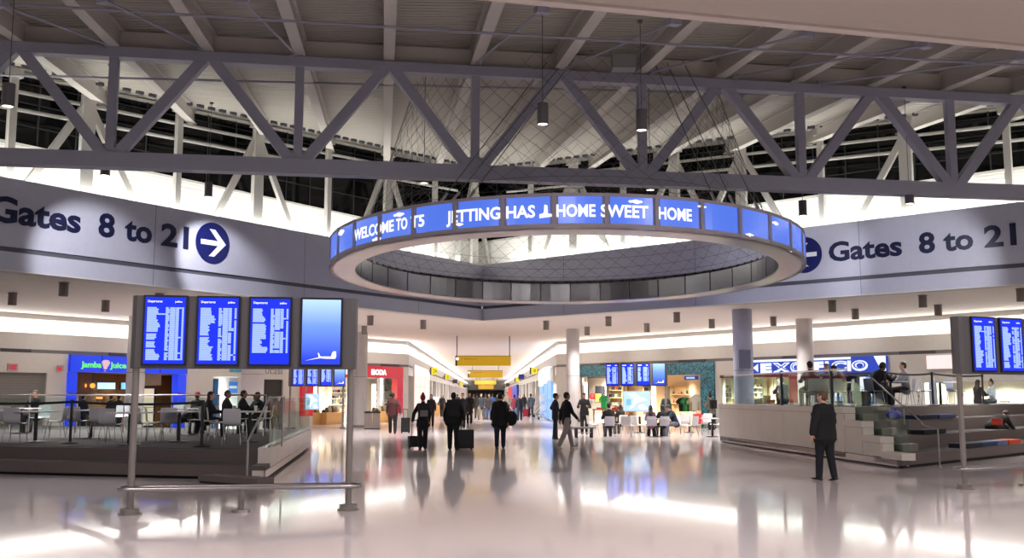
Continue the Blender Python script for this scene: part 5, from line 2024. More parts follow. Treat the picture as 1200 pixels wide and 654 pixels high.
s0_, s1_, s2_ = G(-75, 517, LPZ), G(82, 520, LPZ), G(236, 524, LPZ)
stanchion(s1_, 'black belt stanchion near the lit blue juice bar pillar', 'stanchions on the left platform', s0_)
stanchion(s2_, 'black belt stanchion under the second screen of the left board', 'stanchions on the left platform', s1_)
e1_, e2_, e3_ = RP(1038, 28.4), RP(1093, 30.0), RP(1152, 33.0)
stanchion(e2_, 'black belt stanchion by the single table on the right platform', 'stanchions on the right platform', e1_)
stanchion(e1_, 'black belt stanchion beside the seated man on the right platform', 'stanchions on the right platform')
stanchion(e3_, 'black belt stanchion under the right departures board', 'stanchions on the right platform', e2_)

# double litter bin by the column
t = thing('litter_bin', 'double steel litter bin with black top beside the white column', 'bin', G(436, 503), rad(10))
for x in (-0.19, 0.19):
    MB().box(x - 0.18, x + 0.18, -0.19, 0.19, 0.05, 0.78).build('steel_body', M('bin_steel', (150, 140, 134), 0.35, 0.7), t, bevel=0.02)
MB().box(-0.39, 0.39, -0.21, 0.21, 0.78, 0.86).build('black_top', BLACK, t, bevel=0.02)
MB().box(-0.37, 0.37, -0.19, 0.19, 0.0, 0.05).build('plinth', BLACK, t)
for x in (-0.19, 0.19):
    MB().lathe([(0, 0.86), (0.1, 0.86), (0.1, 0.875), (0, 0.875)], (x, 0, 0), 16).build('opening', RUBBER, t)
# white counter end by the left platform
t = thing('service_counter', 'white counter end standing behind the glass of the left platform', 'counter', G(340, 502), rad(12))
MB().box(-0.3, 0.3, -0.3, 0.5, 0.04, 1.35).build('body', M('counter_white', (214, 206, 198), 0.45), t, bevel=0.01)
MB().box(-0.36, 0.34, -0.34, 0.54, 1.35, 1.42).build('top', WHITE, t, bevel=0.01)
MB().box(-0.28, 0.28, -0.28, 0.46, 0, 0.04).build('plinth', BLACK, t)
t = thing('menu_stand', 'dark brown menu board under the handrail of the left platform', 'menu board', G(324, 505), rad(8))
MB().box(-0.38, 0.34, -0.03, 0.03, 0.95, 1.55).build('board', M('brown_board', (74, 48, 44), 0.5, noise=0.4, scale=12), t, bevel=0.01)
for x in (-0.3, 0.28):
    MB().cyl((x, 0.02, 0), (x, 0.02, 0.96), 0.025, 8).build('leg', BRUSH, t)
MB().box(-0.4, 0.36, -0.04, 0.04, 1.55, 1.6).build('top_rail', BRUSH, t)
# low trolley before the column
t = thing('luggage_trolley', 'flat grey luggage trolley with black wheels before the white column', 'trolley', G(684, 513), rad(4))
MB().box(-0.38, 0.38, -0.28, 0.28, 0.36, 0.42).build('deck', M('trolley_grey', (128, 128, 130), 0.45), t, bevel=0.015)
for x in (-0.3, 0.3):
    for y in (-0.2, 0.2):
        MB().bar((x, y, 0.1), (x, y, 0.36), 0.07, 0.07, up=(0, 1, 0)).build('leg', BLACK, t)
        MB().cyl((x - 0.03, y, 0.06), (x + 0.03, y, 0.06), 0.06, 12).build('wheel', RUBBER, t)
MB().bar((-0.3, 0, 0.2), (0.3, 0, 0.2), 0.04, 0.03).build('crossbar', BRUSH, t)


def cart(p, h, label):
    t = thing('luggage_cart', label, 'luggage cart', p, rad(h), 'luggage carts at the concourse corner')
    MB().tube([(-0.28, -0.4, 0.95), (0.28, -0.4, 0.95), (0.28, -0.35, 0.8), (0.24, 0.45, 0.2), (-0.24, 0.45, 0.2), (-0.28, -0.35, 0.8)], 0.022, 8, closed=True).build('frame', CHROME, t, smooth=True)
    MB().box(-0.24, 0.24, -0.35, 0.5, 0.16, 0.2).build('deck', M('cart_grey', (150, 150, 150), 0.4, 0.5), t)
    MB().box(-0.22, 0.22, -0.38, -0.18, 0.7, 0.86).build('basket', M('cart_pale', (206, 204, 200), 0.5), t)
    for x, y in ((-0.2, -0.3), (0.2, -0.3), (0, 0.45)):
        MB().cyl((x - 0.02, y, 0.08), (x + 0.02, y, 0.08), 0.08, 12).build('wheel', RUBBER, t)


for i, (x, y, h) in enumerate(((627, 487, 60), (633, 489, 80), (639, 492, 70))):
    cart(G(x, y), h, '%s steel luggage cart from the left at the concourse corner' % ORD[i])
t = thing('sign_stand', 'white round topped sign stand beside the luggage carts', 'sign stand', G(636, 491))
MB().cyl((0, 0, 0.03), (0, 0, 1.2), 0.03, 10).build('post', WHITE, t)
MB().lathe([(0, 0), (0.22, 0), (0.2, 0.04), (0, 0.05)], seg=18).build('base', WHITE, t)
MB().ball((0, 0, 1.45), 0.27, 0.03, 0.3).build('round_face', WHITE, t, smooth=True)
MB().box(-0.2, 0.2, -0.03, 0.03, 0.55, 1.0).build('leaflet_box', WHITE, t)
# red bag on a food court chair, blue bundle on the right platform, cups
t = thing('bag', 'coral red bag on a white chair in the food court', 'bag', G(818, 510) + Vector((0, 0, 0.46)), rad(20))
backpack_mesh(t, (206, 62, 74), 0.36, 0.42, 0.22)
t = thing('bag', 'bright blue bag on top of the right platform steps', 'bag', RP(1046, 26.9, 1.02), rad(40))
mb = MB().ball((0, 0, 0.12), 0.3, 0.17, 0.13).build('sack', M('bright_blue_cloth', (24, 70, 190), 0.7, noise=0.2, scale=12), t, smooth=True)
MB().tube([(-0.15, 0, 0.22), (-0.08, 0, 0.3), (0.08, 0, 0.3), (0.15, 0, 0.22)], 0.015, 6).build('handle', M('bright_blue_cloth', (24, 70, 190), 0.7), t)
for i, (x, y) in enumerate(((292, 518), (209, 518))):
    p = G(x, y, LPZ) + Vector((0.12, 0.05, 0.746))
    t = thing('paper_cup', 'white paper cup on the %s table of the left platform' % ('rightmost', 'fifth')[i], 'cup', p)
    MB().lathe([(0, 0), (0.03, 0), (0.042, 0.11), (0, 0.11)], seg=14).build('cup', WHITE, t, smooth=True)
    MB().lathe([(0, 0.11), (0.045, 0.11), (0.04, 0.125), (0, 0.125)], seg=14).build('lid', WHITE, t)
# laptop on the concourse left counter line
t = thing('waiting_desk', 'pale desk with a lit screen behind the people in the concourse', 'desk', D(510, 470, 78) * 1.0)
t.location.z = 0
MB().box(-0.9, 0.9, -0.4, 0.4, 0, 1.0).build('body', WOODL, t)
MB().box(-0.95, 0.95, -0.45, 0.45, 1.0, 1.05).build('top', WHITE, t)
MB().box(-0.3, 0.3, -0.05, 0, 1.1, 1.5).build('screen', LBW, t)
MB().box(-0.05, 0.05, -0.03, 0.03, 1.05, 1.12).build('stand', BLACK, t)
# ================================================================ people
DG = None


def seg_rings(mb, path, seg=14):
    """a closed limb through (centre, width, depth, tilt axis) stations; rounded ends"""
    n = len(path)
    rings = []
    pts = [Vector(p[0]) for p in path]
    side = None
    for i in range(n):
        a, b = pts[max(0, i - 1)], pts[min(n - 1, i + 1)]
        d = (b - a).normalized()
        x = Vector((1, 0, 0))
        u = (x - d * x.dot(d))
        u = d.orthogonal() if u.length < 0.15 else u
        u.normalize()
        v = d.cross(u).normalized()
        w, dp = path[i][1], path[i][2]
        rings.append((pts[i], u, v, w, dp, d))
    out = []
    p, u, v, w, dp, d = rings[0]
    for f, k in ((0.98, 0.25), (0.7, 0.72)):
        out.append([p - d * min(w, dp) * f * 0.8 + (u * math.cos(t) * w + v * math.sin(t) * dp) * k for t in [2 * PI * j / seg for j in range(seg)]])
    for p, u, v, w, dp, d in rings:
        out.append([p + u * math.cos(t) * w + v * math.sin(t) * dp for t in [2 * PI * j / seg for j in range(seg)]])
    p, u, v, w, dp, d = rings[-1]
    for f, k in ((0.7, 0.72), (0.98, 0.25)):
        out.append([p + d * min(w, dp) * f * 0.8 + (u * math.cos(t) * w + v * math.sin(t) * dp) * k for t in [2 * PI * j / seg for j in range(seg)]])
    mb.loft(out)


def limb(mb, p, q, r0, r1, mid=None, seg=12):
    p, q = Vector(p), Vector(q)
    m = [(p, r0, r0)]
    if mid:
        m.append((p + (q - p) * 0.35, mid, mid))
    m.append((q, r1, r1))
    seg_rings(mb, m, seg)


def melt(mb, name, voxel, smooth_it=4):
    """fuses overlapping closed volumes into one continuous skin"""
    me = mb.mesh(name)
    o = bpy.data.objects.new(name, me)
    COL.objects.link(o)
    r = o.modifiers.new('r', 'REMESH')
    r.mode = 'VOXEL'
    r.voxel_size = voxel
    s = o.modifiers.new('s', 'SMOOTH')
    s.factor = 0.5
    s.iterations = smooth_it
    d = o.modifiers.new('d', 'DECIMATE')
    d.ratio = 0.3
    bpy.context.view_layer.update()
    dg = bpy.context.evaluated_depsgraph_get()
    out = bpy.data.meshes.new_from_object(o.evaluated_get(dg))
    bpy.data.objects.remove(o)
    bpy.data.meshes.remove(me)
    out.name = name
    for p in out.polygons:
        p.use_smooth = True
    out.materials.clear()
    return out


def Rx(a):
    return Matrix.Rotation(a, 3, 'X')


def Rz(a):
    return Matrix.Rotation(a, 3, 'Z')


POSES = {
    'stand': dict(L=(3, 2), R=(-3, 3), la=(4, 9, 14), ra=(2, 9, 16)),
    'walk': dict(L=(20, 8), R=(-13, 14), la=(-16, 9, 12), ra=(18, 9, 22)),
    'walk2': dict(L=(-12, 16), R=(19, 6), la=(16, 10, 18), ra=(-14, 9, 10)),
    'pull_r': dict(L=(14, 6), R=(-10, 10), la=(10, 9, 16), ra=(-24, 18, 4)),
    'pull_l': dict(L=(-10, 10), R=(13, 6), la=(-14, 24, 4), ra=(10, 10, 20)),
    'stroll': dict(L=(7, 3), R=(-5, 7), la=(-16, 28, 24), ra=(12, 24, 26)),
    'front': dict(L=(2, 2), R=(-2, 2), la=(18, 14, 82), ra=(18, 14, 82), inward=24, lean=4, hp=18),
    'hip': dict(L=(4, 2), R=(-4, 3), la=(-22, 34, 78), ra=(10, 10, 60), inward=30),
    'sit': dict(L=(84, 84), R=(86, 84), la=(30, 10, 62), ra=(30, 10, 62), inward=20, sit=0.47, lean=4, hp=8),
    'sit_lean': dict(L=(84, 78), R=(88, 84), la=(50, 12, 60), ra=(44, 12, 70), inward=26, sit=0.47, lean=26, hp=20),
    'hunch': dict(L=(88, 70), R=(84, 92), la=(14, 12, 50), ra=(18, 12, 60), inward=30, sit=0.40, lean=58, hp=30),
    'floor': dict(L=(118, 128), R=(112, 122), la=(40, 14, 60), ra=(40, 14, 60), inward=20, sit=0.14, lean=14, hp=14),
}
CACHE = {}


def hand(mb_palm, mb_fin, wrist, d, inward, scale=1.0, curl=24):
    """palm, four unequal bent fingers and a side thumb; d runs down the forearm, inward points to the body"""
    d = d.normalized()
    n = (inward - d * inward.dot(d)).normalized()      # palm faces the body
    s = d.cross(n).normalized()                         # across the knuckles
    limb_pts = [(wrist, 0.024, 0.018), (wrist + d * 0.04, 0.036, 0.017), (wrist + d * 0.085, 0.042, 0.014)]
    # flat palm: build as an elliptic tube whose wide side lies along s
    rings = []
    for c, w, t in [(wrist - d * 0.03, 0.024, 0.02)] + limb_pts:
        rings.append([c + s * math.cos(a) * w + n * math.sin(a) * t for a in [2 * PI * j / 12 for j in range(12)]])
    c = wrist + d * 0.097
    rings.append([c + s * math.cos(a) * 0.03 + n * math.sin(a) * 0.008 for a in [2 * PI * j / 12 for j in range(12)]])
    mb_palm.loft(rings)
    for k, (off, ln) in enumerate(((0.031, 0.066), (0.011, 0.078), (-0.010, 0.073), (-0.030, 0.056))):
        p = wrist + d * 0.08 + s * off
        pts = [p]
        ang = 0
        for f in (0.42, 0.33, 0.25):
            ang += rad(curl * 0.8)
            p = p + (d * math.cos(ang) + n * math.sin(ang)) * ln * f
            pts.append(p)
        mb_fin.tube(pts, [0.0095, 0.009, 0.0085, 0.0065], 7)
    # thumb leaves the front side of the palm near its base
    p = wrist + d * 0.025 + s * 0.03
    t1 = p + (d * 0.7 + s * 0.6 + n * 0.25).normalized() * 0.04
    t2 = t1 + (d * 0.9 + s * 0.15 + n * 0.35).normalized() * 0.03
    mb_fin.tube([p - s * 0.012, t1, t2], [0.0125, 0.0105, 0.0075], 7)


def figure(pose, fat=1.0, coat=0.0, female=False, hairkind='short', fine=False, headyaw=0, sleeve=1.0, bulk=1.0):
    key = (bulk, pose, fat, coat, female, hairkind, fine, headyaw, sleeve)
    if key in CACHE:
        return CACHE[key]
    P = POSES[pose]
    vx = 0.010 if fine else 0.014
    sit = P.get('sit')
    lean = rad(P.get('lean', 0))
    sh_w = 0.165 if female else 0.188

    def leg(side, a, k):
        hip = Vector((side * 0.092, 0, -0.03))
        t = Vector((side * (0.035 if sit else 0.014), math.sin(rad(a)), -math.cos(rad(a)))).normalized()
        s = Vector((0, math.sin(rad(a - k)), -math.cos(rad(a - k))))
        knee = hip + t * 0.43
        ank = knee + s * 0.42
        return hip, knee, ank, s
    legs = [leg(-1, *P['L']), leg(1, *P['R'])]
    if sit is None:
        zp = 0.085 - min(l[2].z for l in legs)
    else:
        zp = sit + 0.06
    O = Vector((0, 0, zp))
    legs = [tuple(x + O if i < 3 else x for i, x in enumerate(l)) for l in legs]
    up = Vector((0, math.sin(lean), math.cos(lean)))
    fw = Vector((0, math.cos(lean), -math.sin(lean)))
    pel = O
    waist = pel + up * 0.17
    chest = pel + up * 0.34
    shl = pel + up * 0.475
    neck = pel + up * 0.52
    hp = rad(P.get('hp', 0)) + lean * 0.75 - (rad(8) if sit is not None else 0)
    hup = Vector((0, math.sin(hp), math.cos(hp)))
    hfw = Vector((0, math.cos(hp), -math.sin(hp)))
    hy = Rz(rad(headyaw))
    hup_, hfw_ = hup, hy @ hfw
    hx_ = hfw_.cross(hup_).normalized()
    head = neck + hup * 0.145 + hfw * 0.025
    arms = []
    for side, nm in ((-1, 'la'), (1, 'ra')):
        a, b, e = P[nm]
        inw = P.get('inward', 0)
        sh = shl + Vector((side * sh_w, 0, 0)) - up * 0.03
        du = Vector((side * math.sin(rad(b)), math.sin(rad(a)) * math.cos(rad(b)), -math.cos(rad(a)) * math.cos(rad(b)))).normalized()
        df = Vector((side * math.sin(rad(b * 0.4 - inw)), math.sin(rad(a + e)), -math.cos(rad(a + e)))).normalized()
        el = sh + du * 0.295
        wr = el + df * 0.25
        arms.append((sh, el, wr, df, side))
    f = fat
    # body: one skin
    mb = MB()
    seg_rings(mb, [(pel - up * 0.05, 0.15 * f, 0.105 * f), (waist, 0.13 * f, 0.095 * f), (chest, 0.16 * f, 0.105 * f), (shl - up * 0.02, 0.15, 0.08), (neck - up * 0.01, 0.065, 0.06)], 16)
    seg_rings(mb, [(neck - up * 0.05, 0.06, 0.06), (neck + hup * 0.02 + hfw * 0.005, 0.054, 0.056), (neck + hup * 0.08 + hfw * 0.015, 0.052, 0.056)], 12)
    m3 = Matrix((hx_, hfw_, hup_)).transposed()
    mb.ball(head + hup_ * 0.03 - hfw_ * 0.012, 0.074, 0.093, 0.088, 18, 12, m3)      # skull
    mb.ball(head - hup_ * 0.035 + hfw_ * 0.025, 0.060, 0.068, 0.082, 16, 10, m3)      # face and jaw
    mb.ball(head - hup_ * 0.095 + hfw_ * 0.066, 0.026, 0.022, 0.02, 10, 8, m3)        # chin
    seg_rings(mb, [(head + hup_ * 0.02 + hfw_ * 0.088, 0.010, 0.010), (head - hup_ * 0.025 + hfw_ * 0.106, 0.016, 0.014)], 8)   # nose
    mb.ball(head + hup_ * 0.035 + hfw_ * 0.078, 0.055, 0.018, 0.013, 12, 8, m3)       # brow
    for s in (-1, 1):
        mb.ball(head + hx_ * s * 0.077 - hfw_ * 0.008 - hup_ * 0.0, 0.012, 0.022, 0.033, 10, 8, m3)   # ears
    fin = MB()
    for (sh, el, wr, df, side) in arms:
        limb(mb, sh - Vector((side * 0.03, 0, 0)), el, 0.052, 0.040, 0.050)
        limb(mb, el, wr, 0.040, 0.027, 0.039)
        hand(mb, fin, wr, df, Vector((-side, 0.15, 0)), curl=(26 if sit is None else 34))
    for hip, knee, ank, s in legs:
        limb(mb, hip, knee, 0.082 * f, 0.055, 0.08 * f)
        limb(mb, knee, ank, 0.054, 0.036, 0.056)
    body = melt(mb, 'body', vx)
    # fingers, eyes and lips belong to the same mesh
    eyes = MB()
    for s in (-1, 1):
        eyes.ball(head + hx_ * s * 0.032 + hup_ * 0.014 + hfw_ * 0.082, 0.012, 0.006, 0.007, 10, 6, m3)
    lips = MB()
    lips.ball(head - hup_ * 0.062 + hfw_ * 0.088, 0.024, 0.007, 0.006, 10, 6, m3)
    bm = bmesh.new()
    bm.from_mesh(body)
    for extra, mi in ((fin, 0), (eyes, 1), (lips, 2)):
        em = extra.mesh('x')
        n0 = len(bm.faces)
        bm.from_mesh(em)
        bm.faces.ensure_lookup_table()
        for fc in bm.faces[n0:]:
            fc.material_index = mi
            fc.smooth = True
        bpy.data.meshes.remove(em)
    bm.to_mesh(body)
    bm.free()
    out = {'body': body}
    # jacket: follows torso and arms
    mb = MB()
    hem = 0.1 + coat
    st = [(pel - up * 0.1, 0.185 * f * bulk, 0.135 * f), (pel + up * 0.02, 0.18 * f * bulk, 0.13 * f), (waist, 0.168 * f * bulk, 0.125 * f), (chest, 0.196 * f * bulk, 0.135 * f), (shl - up * 0.04, 0.192, 0.112), (shl + up * 0.015, 0.13, 0.085),
          (neck - up * 0.01, 0.078, 0.07)]
    if female:
        st = [(c, w * 0.9, d) for c, w, d in st]
    seg_rings(mb, st, 18)
    if coat and sit is None:
        seg_rings(mb, [(pel - up * (0.1 + coat), 0.21 * f * bulk, 0.16 * f), (pel - up * 0.05, 0.186 * f, 0.138 * f)], 18)
    elif sit is None:
        seg_rings(mb, [(pel - up * 0.16, 0.188 * f * bulk, 0.142 * f), (pel, 0.182 * f, 0.132 * f)], 18)
    for (sh, el, wr, df, side) in arms:
        limb(mb, sh - Vector((side * 0.045, 0, -0.0)), el, 0.078 * bulk, 0.06 * bulk, 0.072 * bulk)
        end = el + (wr - el) * (0.97 if sleeve == 1.0 else 0.02)
        if sleeve == 1.0:
            limb(mb, el, end, 0.06 * bulk, 0.046 * bulk, 0.058 * bulk)
    out['jacket'] = melt(mb, 'jacket', vx)
    # trousers
    mb = MB()
    seg_rings(mb, [(pel - up * 0.07, 0.165 * f, 0.122 * f), (pel + up * 0.07, 0.15 * f, 0.115 * f)], 16)
    for hip, knee, ank, s in legs:
        limb(mb, hip, knee, 0.106 * f, 0.082, 0.1 * f)
        limb(mb, knee, ank + (ank - knee).normalized() * 0.02, 0.082, 0.066, 0.078)
    out['trousers'] = melt(mb, 'trousers', vx)
    shoes = []
    for (hip, knee, ank, s) in legs:
        toe = Vector((0, 1, 0)) if sit is not None else Vector((0, s.z * -1, s.y)).normalized()
        mb = MB()
        dn = Vector((0, -toe.z, toe.y)) * -1
        c = ank + dn * 0.045
        rings = []
        for t, w, h in ((-0.075, 0.02, 0.03), (-0.06, 0.036, 0.06), (0.0, 0.041, 0.075), (0.07, 0.046, 0.05), (0.13, 0.047, 0.036), (0.17, 0.036, 0.028), (0.185, 0.015, 0.015)):
            base = c + toe * t + dn * 0.038
            rings.append([base + Vector((1, 0, 0)) * math.cos(a) * w - dn * (h * 0.5 + math.sin(a) * h * 0.5) for a in [2 * PI * j / 12 for j in range(12)]])
        mb.loft(rings)
        shoes.append(mb.mesh('shoe', smooth=True))
    out['shoes'] = shoes
    # hair
    if hairkind != 'bald':
        mb = MB()
        mb.ball(head + hup_ * 0.04 - hfw_ * 0.02, 0.083, 0.1, 0.092, 18, 12, m3)
        mb.ball(head + hup_ * 0.0 - hfw_ * 0.05, 0.08, 0.068, 0.085, 16, 10, m3)
        if hairkind == 'long':
            seg_rings(mb, [(head + hup_ * 0.03 - hfw_ * 0.05, 0.088, 0.06), (head - hup_ * 0.1 - hfw_ * 0.06, 0.095, 0.055), (neck - up * 0.1 - fw * 0.1, 0.10, 0.04), (neck - up * 0.2 - fw * 0.12, 0.07, 0.025)], 14)
        if hairkind == 'bun':
            mb.ball(head + hup_ * 0.14 - hfw_ * 0.03, 0.045, 0.045, 0.045, 12, 8)
        hr_ = melt(mb, 'hair', 0.010, 2)
        # keep the face free
        bm = bmesh.new()
        bm.from_mesh(hr_)
        kill = []
        for v in bm.verts:
            r = v.co - head
            if r.dot(hfw_) > 0.045 and r.dot(hup_) < 0.062:
                kill.append(v)
        bmesh.ops.delete(bm, geom=kill, context='VERTS')
        bm.to_mesh(hr_)
        bm.free()
        out['hair'] = hr_
    out['frame'] = (head, hup_, hfw_, hx_, m3)
    out['arms'] = arms
    out['chestpt'] = (shl, up, fw)
    CACHE[key] = out
    return out


SKIN = {'light': (214, 166, 142), 'mid': (170, 118, 92), 'dark': (84, 56, 44)}


def slots(o, mats):
    for i, m in enumerate(mats):
        if i >= len(o.data.materials):
            o.data.materials.append(None)
    for i, m in enumerate(mats):
        o.material_slots[i].link = 'OBJECT'
        o.material_slots[i].material = m


def cm(c, rough=0.85):
    return M('cloth_%d_%d_%d' % c, c, rough, noise=0.18, scale=9)


def person(label, p, heading, pose, height=1.74, top=(22, 22, 26), legs=(26, 26, 32), shoe=(18, 17, 17), hair=(30, 24, 20), skin='light', cap=None, group=None, **k):
    fg = figure(pose, **k)
    t = thing('person', label, 'person', p, rad(heading), group)
    s = height / 1.74
    t.scale = (s, s, s)
    sk = M('skin_' + skin, SKIN[skin], 0.55)
    o = bpy.data.objects.new('body', fg['body'])
    COL.objects.link(o)
    o.parent = t
    slots(o, [sk, M('eye_dark', (24, 18, 16), 0.3), M('lips_' + skin, tuple(int(c * .75) for c in SKIN[skin]), 0.5)])
    for nm, c in (('jacket', top), ('trousers', legs)):
        o = bpy.data.objects.new(nm, fg[nm])
        COL.objects.link(o)
        o.parent = t
        slots(o, [cm(c)])
    for me in fg['shoes']:
        o = bpy.data.objects.new('shoe', me)
        COL.objects.link(o)
        o.parent = t
        slots(o, [cm(shoe, 0.5)])
    if 'hair' in fg:
        o = bpy.data.objects.new('hair', fg['hair'])
        COL.objects.link(o)
        o.parent = t
        slots(o, [cm(hair, 0.6)])
    if cap:
        head, hu, hf, hx, m3 = fg['frame']
        mb = MB()
        mb.ball(head + hu * 0.045 - hf * 0.015, 0.09, 0.107, 0.094, 18, 12, m3)
        c = mb.build('cap', cm(cap), t, smooth=True)
        bm = bmesh.new()
        bm.from_mesh(c.data)
        bmesh.ops.delete(bm, geom=[v for v in bm.verts if (v.co - head).dot(hu) < 0.035], context='VERTS')
        bm.to_mesh(c.data)
        bm.free()
        mb = MB()
        rings = []
        for f_, w in ((0.06, 0.08), (0.12, 0.075), (0.165, 0.05)):
            q = head + hu * (0.05 - f_ * 0.12) + hf * f_
            rings.append([q - hx * w, q + hx * w, q + hx * w + hu * 0.008, q - hx * w + hu * 0.008])
        mb.loft(rings)
        mb.build('visor', cm(cap), c)
    return t, fg


def on(x, y, z=0.0):
    return G(x, y, z)


def wheeled_case(p, h, label, c=(16, 16, 19), w=0.4, hh=0.6, d=0.26, tilt=0, handle=0.42, group=None):
    t = thing('wheeled_suitcase', label, 'suitcase', p, rad(h), group)
    m = M('case_%d_%d_%d' % c, c, 0.6, noise=0.1)
    R = Rx(rad(tilt))
    def rot(o):
        o.data.transform(R.to_4x4())
        return o
    rot(MB().box(-w / 2, w / 2, -d / 2, d / 2, 0.06, 0.06 + hh).build('shell', m, t, bevel=0.04, smooth=True))
    rot(MB().box(-w * 0.4, w * 0.4, -d / 2 - 0.04, -d / 2 + 0.01, 0.12, hh * 0.6).build('front_pocket', m, t, bevel=0.02, smooth=True))
    for s in (-1, 1):
        rot(MB().cyl((s * w * 0.25, d * 0.3, hh), (s * w * 0.25, d * 0.3, hh + handle), 0.014, 6).build('handle_tube', CHROME, t))
        rot(MB().cyl((s * w * 0.4 - 0.02, d * 0.3, 0.045), (s * w * 0.4 + 0.02, d * 0.3, 0.045), 0.045, 12).build('wheel', RUBBER, t))
    rot(MB().bar((-w * 0.29, d * 0.3, hh + handle), (w * 0.29, d * 0.3, hh + handle), 0.03, 0.03).build('grip', BLACK, t))
    return t


def worn_pack(tp, fg, label, c, pocket=None, w=0.32, h=0.44, height=1.74):
    s = height / 1.74
    shl, up, fw = fg['chestpt']
    t = thing('backpack', label, 'backpack', (0, 0, 0))
    loc = tp.matrix_basis @ (shl - fw * 0.21 - up * (0.42))
    t.location = loc
    t.rotation_euler = (0, 0, tp.rotation_euler.z)
    backpack_mesh(t, c, w, h, 0.17, pocket)
    return t


BK = (20, 20, 24)
# --- nearest walkers
person('man with cropped hair in a black jacket walking alone past the stone side wall', on(968, 563), 30, 'stroll', 1.76, top=(17, 18, 23), legs=(16, 18, 28), skin='light', hairkind='short', hair=(92, 66, 54), fine=True, fat=1.2, bulk=1.38, headyaw=14)
tp, fg = person('heavy person in a maroon top walking away with a black suitcase at right', on(460, 508), 8, 'pull_r', 1.78, top=(74, 34, 36), legs=(22, 20, 22), skin='dark', hair=(14, 12, 12), fat=1.18, fine=True)
wheeled_case(on(475, 508) , 8, 'black suitcase wheeled beside the person in the maroon top', w=0.38, hh=0.62)
tp, fg = person('woman in a black coat with reddish hair in a bun pulling a small case', on(495, 527), 12, 'pull_l', 1.7, top=(22, 21, 26), legs=(22, 22, 30), hair=(120, 46, 34), female=True, hairkind='bun', coat=0.12, fine=True)
worn_pack(tp, fg, 'grey and black backpack worn by the woman with the bun', (30, 30, 34), M('pocket_grey', (128, 122, 124), 0.7))
wheeled_case(on(487, 526), 20, 'low black wheeled case with steel handle beside the woman with the bun', w=0.46, hh=0.34, handle=0.55, d=0.24)
tp, fg = person('person in black with a backpack pulling a large black case to the right', on(531, 527.5), 4, 'pull_r', 1.76, top=(17, 17, 21), legs=(18, 18, 22), hair=(20, 18, 18), skin='dark', fine=True, fat=1.15, bulk=1.2)
worn_pack(tp, fg, 'black backpack on the person beside the large wheeled case', (20, 20, 24), w=0.4, h=0.52)
wheeled_case(on(545, 527.5), 10, 'large black wheeled case in the middle of the floor', w=0.5, hh=0.56, d=0.3, handle=0.38)
tp, fg = person('man in a black coat and dark jeans walking away with a shoulder bag', on(586, 525.5), 0, 'walk2', 1.77, top=(18, 18, 21), legs=(30, 34, 54), hair=(28, 22, 20), fine=True, fat=1.15, coat=0.1, bulk=1.2)
t = thing('shoulder_bag', 'black shoulder bag at the right side of the man in dark jeans', 'bag', on(586, 525.5) + Vector((0.36, -0.02, 0.72)), rad(14))
MB().ball((0, 0, 0.22), 0.2, 0.14, 0.24).build('bag', cm((15, 15, 18)), t, smooth=True)
MB().tube([(-0.08, 0, 0.4), (-0.2, 0, 0.7), (-0.3, 0.02, 0.76), (-0.12, 0.04, 0.6), (0.02, 0, 0.42)], 0.018, 6).build('strap', cm((15, 15, 18)), t)
# --- middle distance in the concourse
person('man in a dark suit and white shirt facing the camera in the concourse', on(542, 502), 176, 'walk', 1.78, top=(28, 26, 32), legs=(24, 24, 30), hair=(70, 50, 40))
person('person in a long dark coat in front of the distant crowd', on(550, 497), 178, 'stand', 1.78, top=(34, 32, 34), legs=(26, 25, 30), coat=0.25)
far = [(518, 489, 1.7, (40, 36, 38), (40, 38, 40), 'long', 'person in dark clothes standing at the left wall of the concourse'),
       (559, 490, 1.75, (60, 52, 48), (70, 66, 60), 'short', 'person in a brown jacket in the distant crowd'),
       (564, 492, 1.78, (48, 56, 62), (130, 120, 100), 'short', 'person in slate top and khaki trousers in the distant crowd'),
       (569, 491, 1.76, (84, 60, 54), (84, 104, 140), 'long', 'person in rust top and light blue jeans in the distant crowd'),
       (573, 492, 1.72, (60, 50, 52), (74, 92, 124), 'short', 'person in a grey top and blue jeans in the distant crowd'),
       (577, 486, 1.75, (60, 110, 190), (50, 56, 80), 'short', 'person in a bright blue shirt in the distant crowd'),
       (594, 491, 1.84, (150, 138, 124), (60, 58, 60), 'short', 'tall person in a beige jacket right of the man in jeans'),
       (603, 492, 1.66, (124, 44, 56), (96, 112, 140), 'short', 'person in a dark red jacket and jeans in the concourse'),
       (609, 493, 1.7, (36, 44, 50), (40, 56, 84), 'short', 'person in a dark jacket and navy jeans in the concourse'),
       (622, 489, 1.76, (104, 106, 104), (46, 46, 52), 'short', 'person in a grey shirt near the red suitcase'),
       (614, 484, 1.7, (30, 28, 32), (40, 38, 42), 'long', 'person in black far back by the red banner'),
       (555, 484, 1.72, (96, 84, 76), (60, 58, 60), 'short', 'small far person in tan in the concourse'),
       (583, 484, 1.7, (44, 40, 44), (50, 46, 48), 'short', 'small far person in dark clothes at the concourse end'),
       (536, 484, 1.7, (50, 46, 50), (50, 46, 48), 'short', 'small far person in grey by the left concourse wall'),
       (589, 486, 1.7, (70, 60, 56), (50, 46, 58), 'short', 'small far person in brown beside the tall beige jacket'),
       (629, 484, 1.66, (40, 38, 42), (46, 46, 50), 'short', 'small far person in black behind the luggage carts'),
       (505, 500, 1.68, (30, 28, 34), (40, 40, 48), 'long', 'person in dark clothes behind the woman with the bun')]
for i, (x, y, h, c, l, hk, lab) in enumerate(far):
    person(lab, on(x, y), (178, 5, 170, -20)[i % 4], ('walk', 'stand', 'walk2')[i % 3], h, top=c, legs=l, hairkind=hk, skin=('light', 'mid', 'light', 'dark')[i % 4], hair=((50, 36, 28), (24, 20, 18), (96, 70, 44))[i % 3])
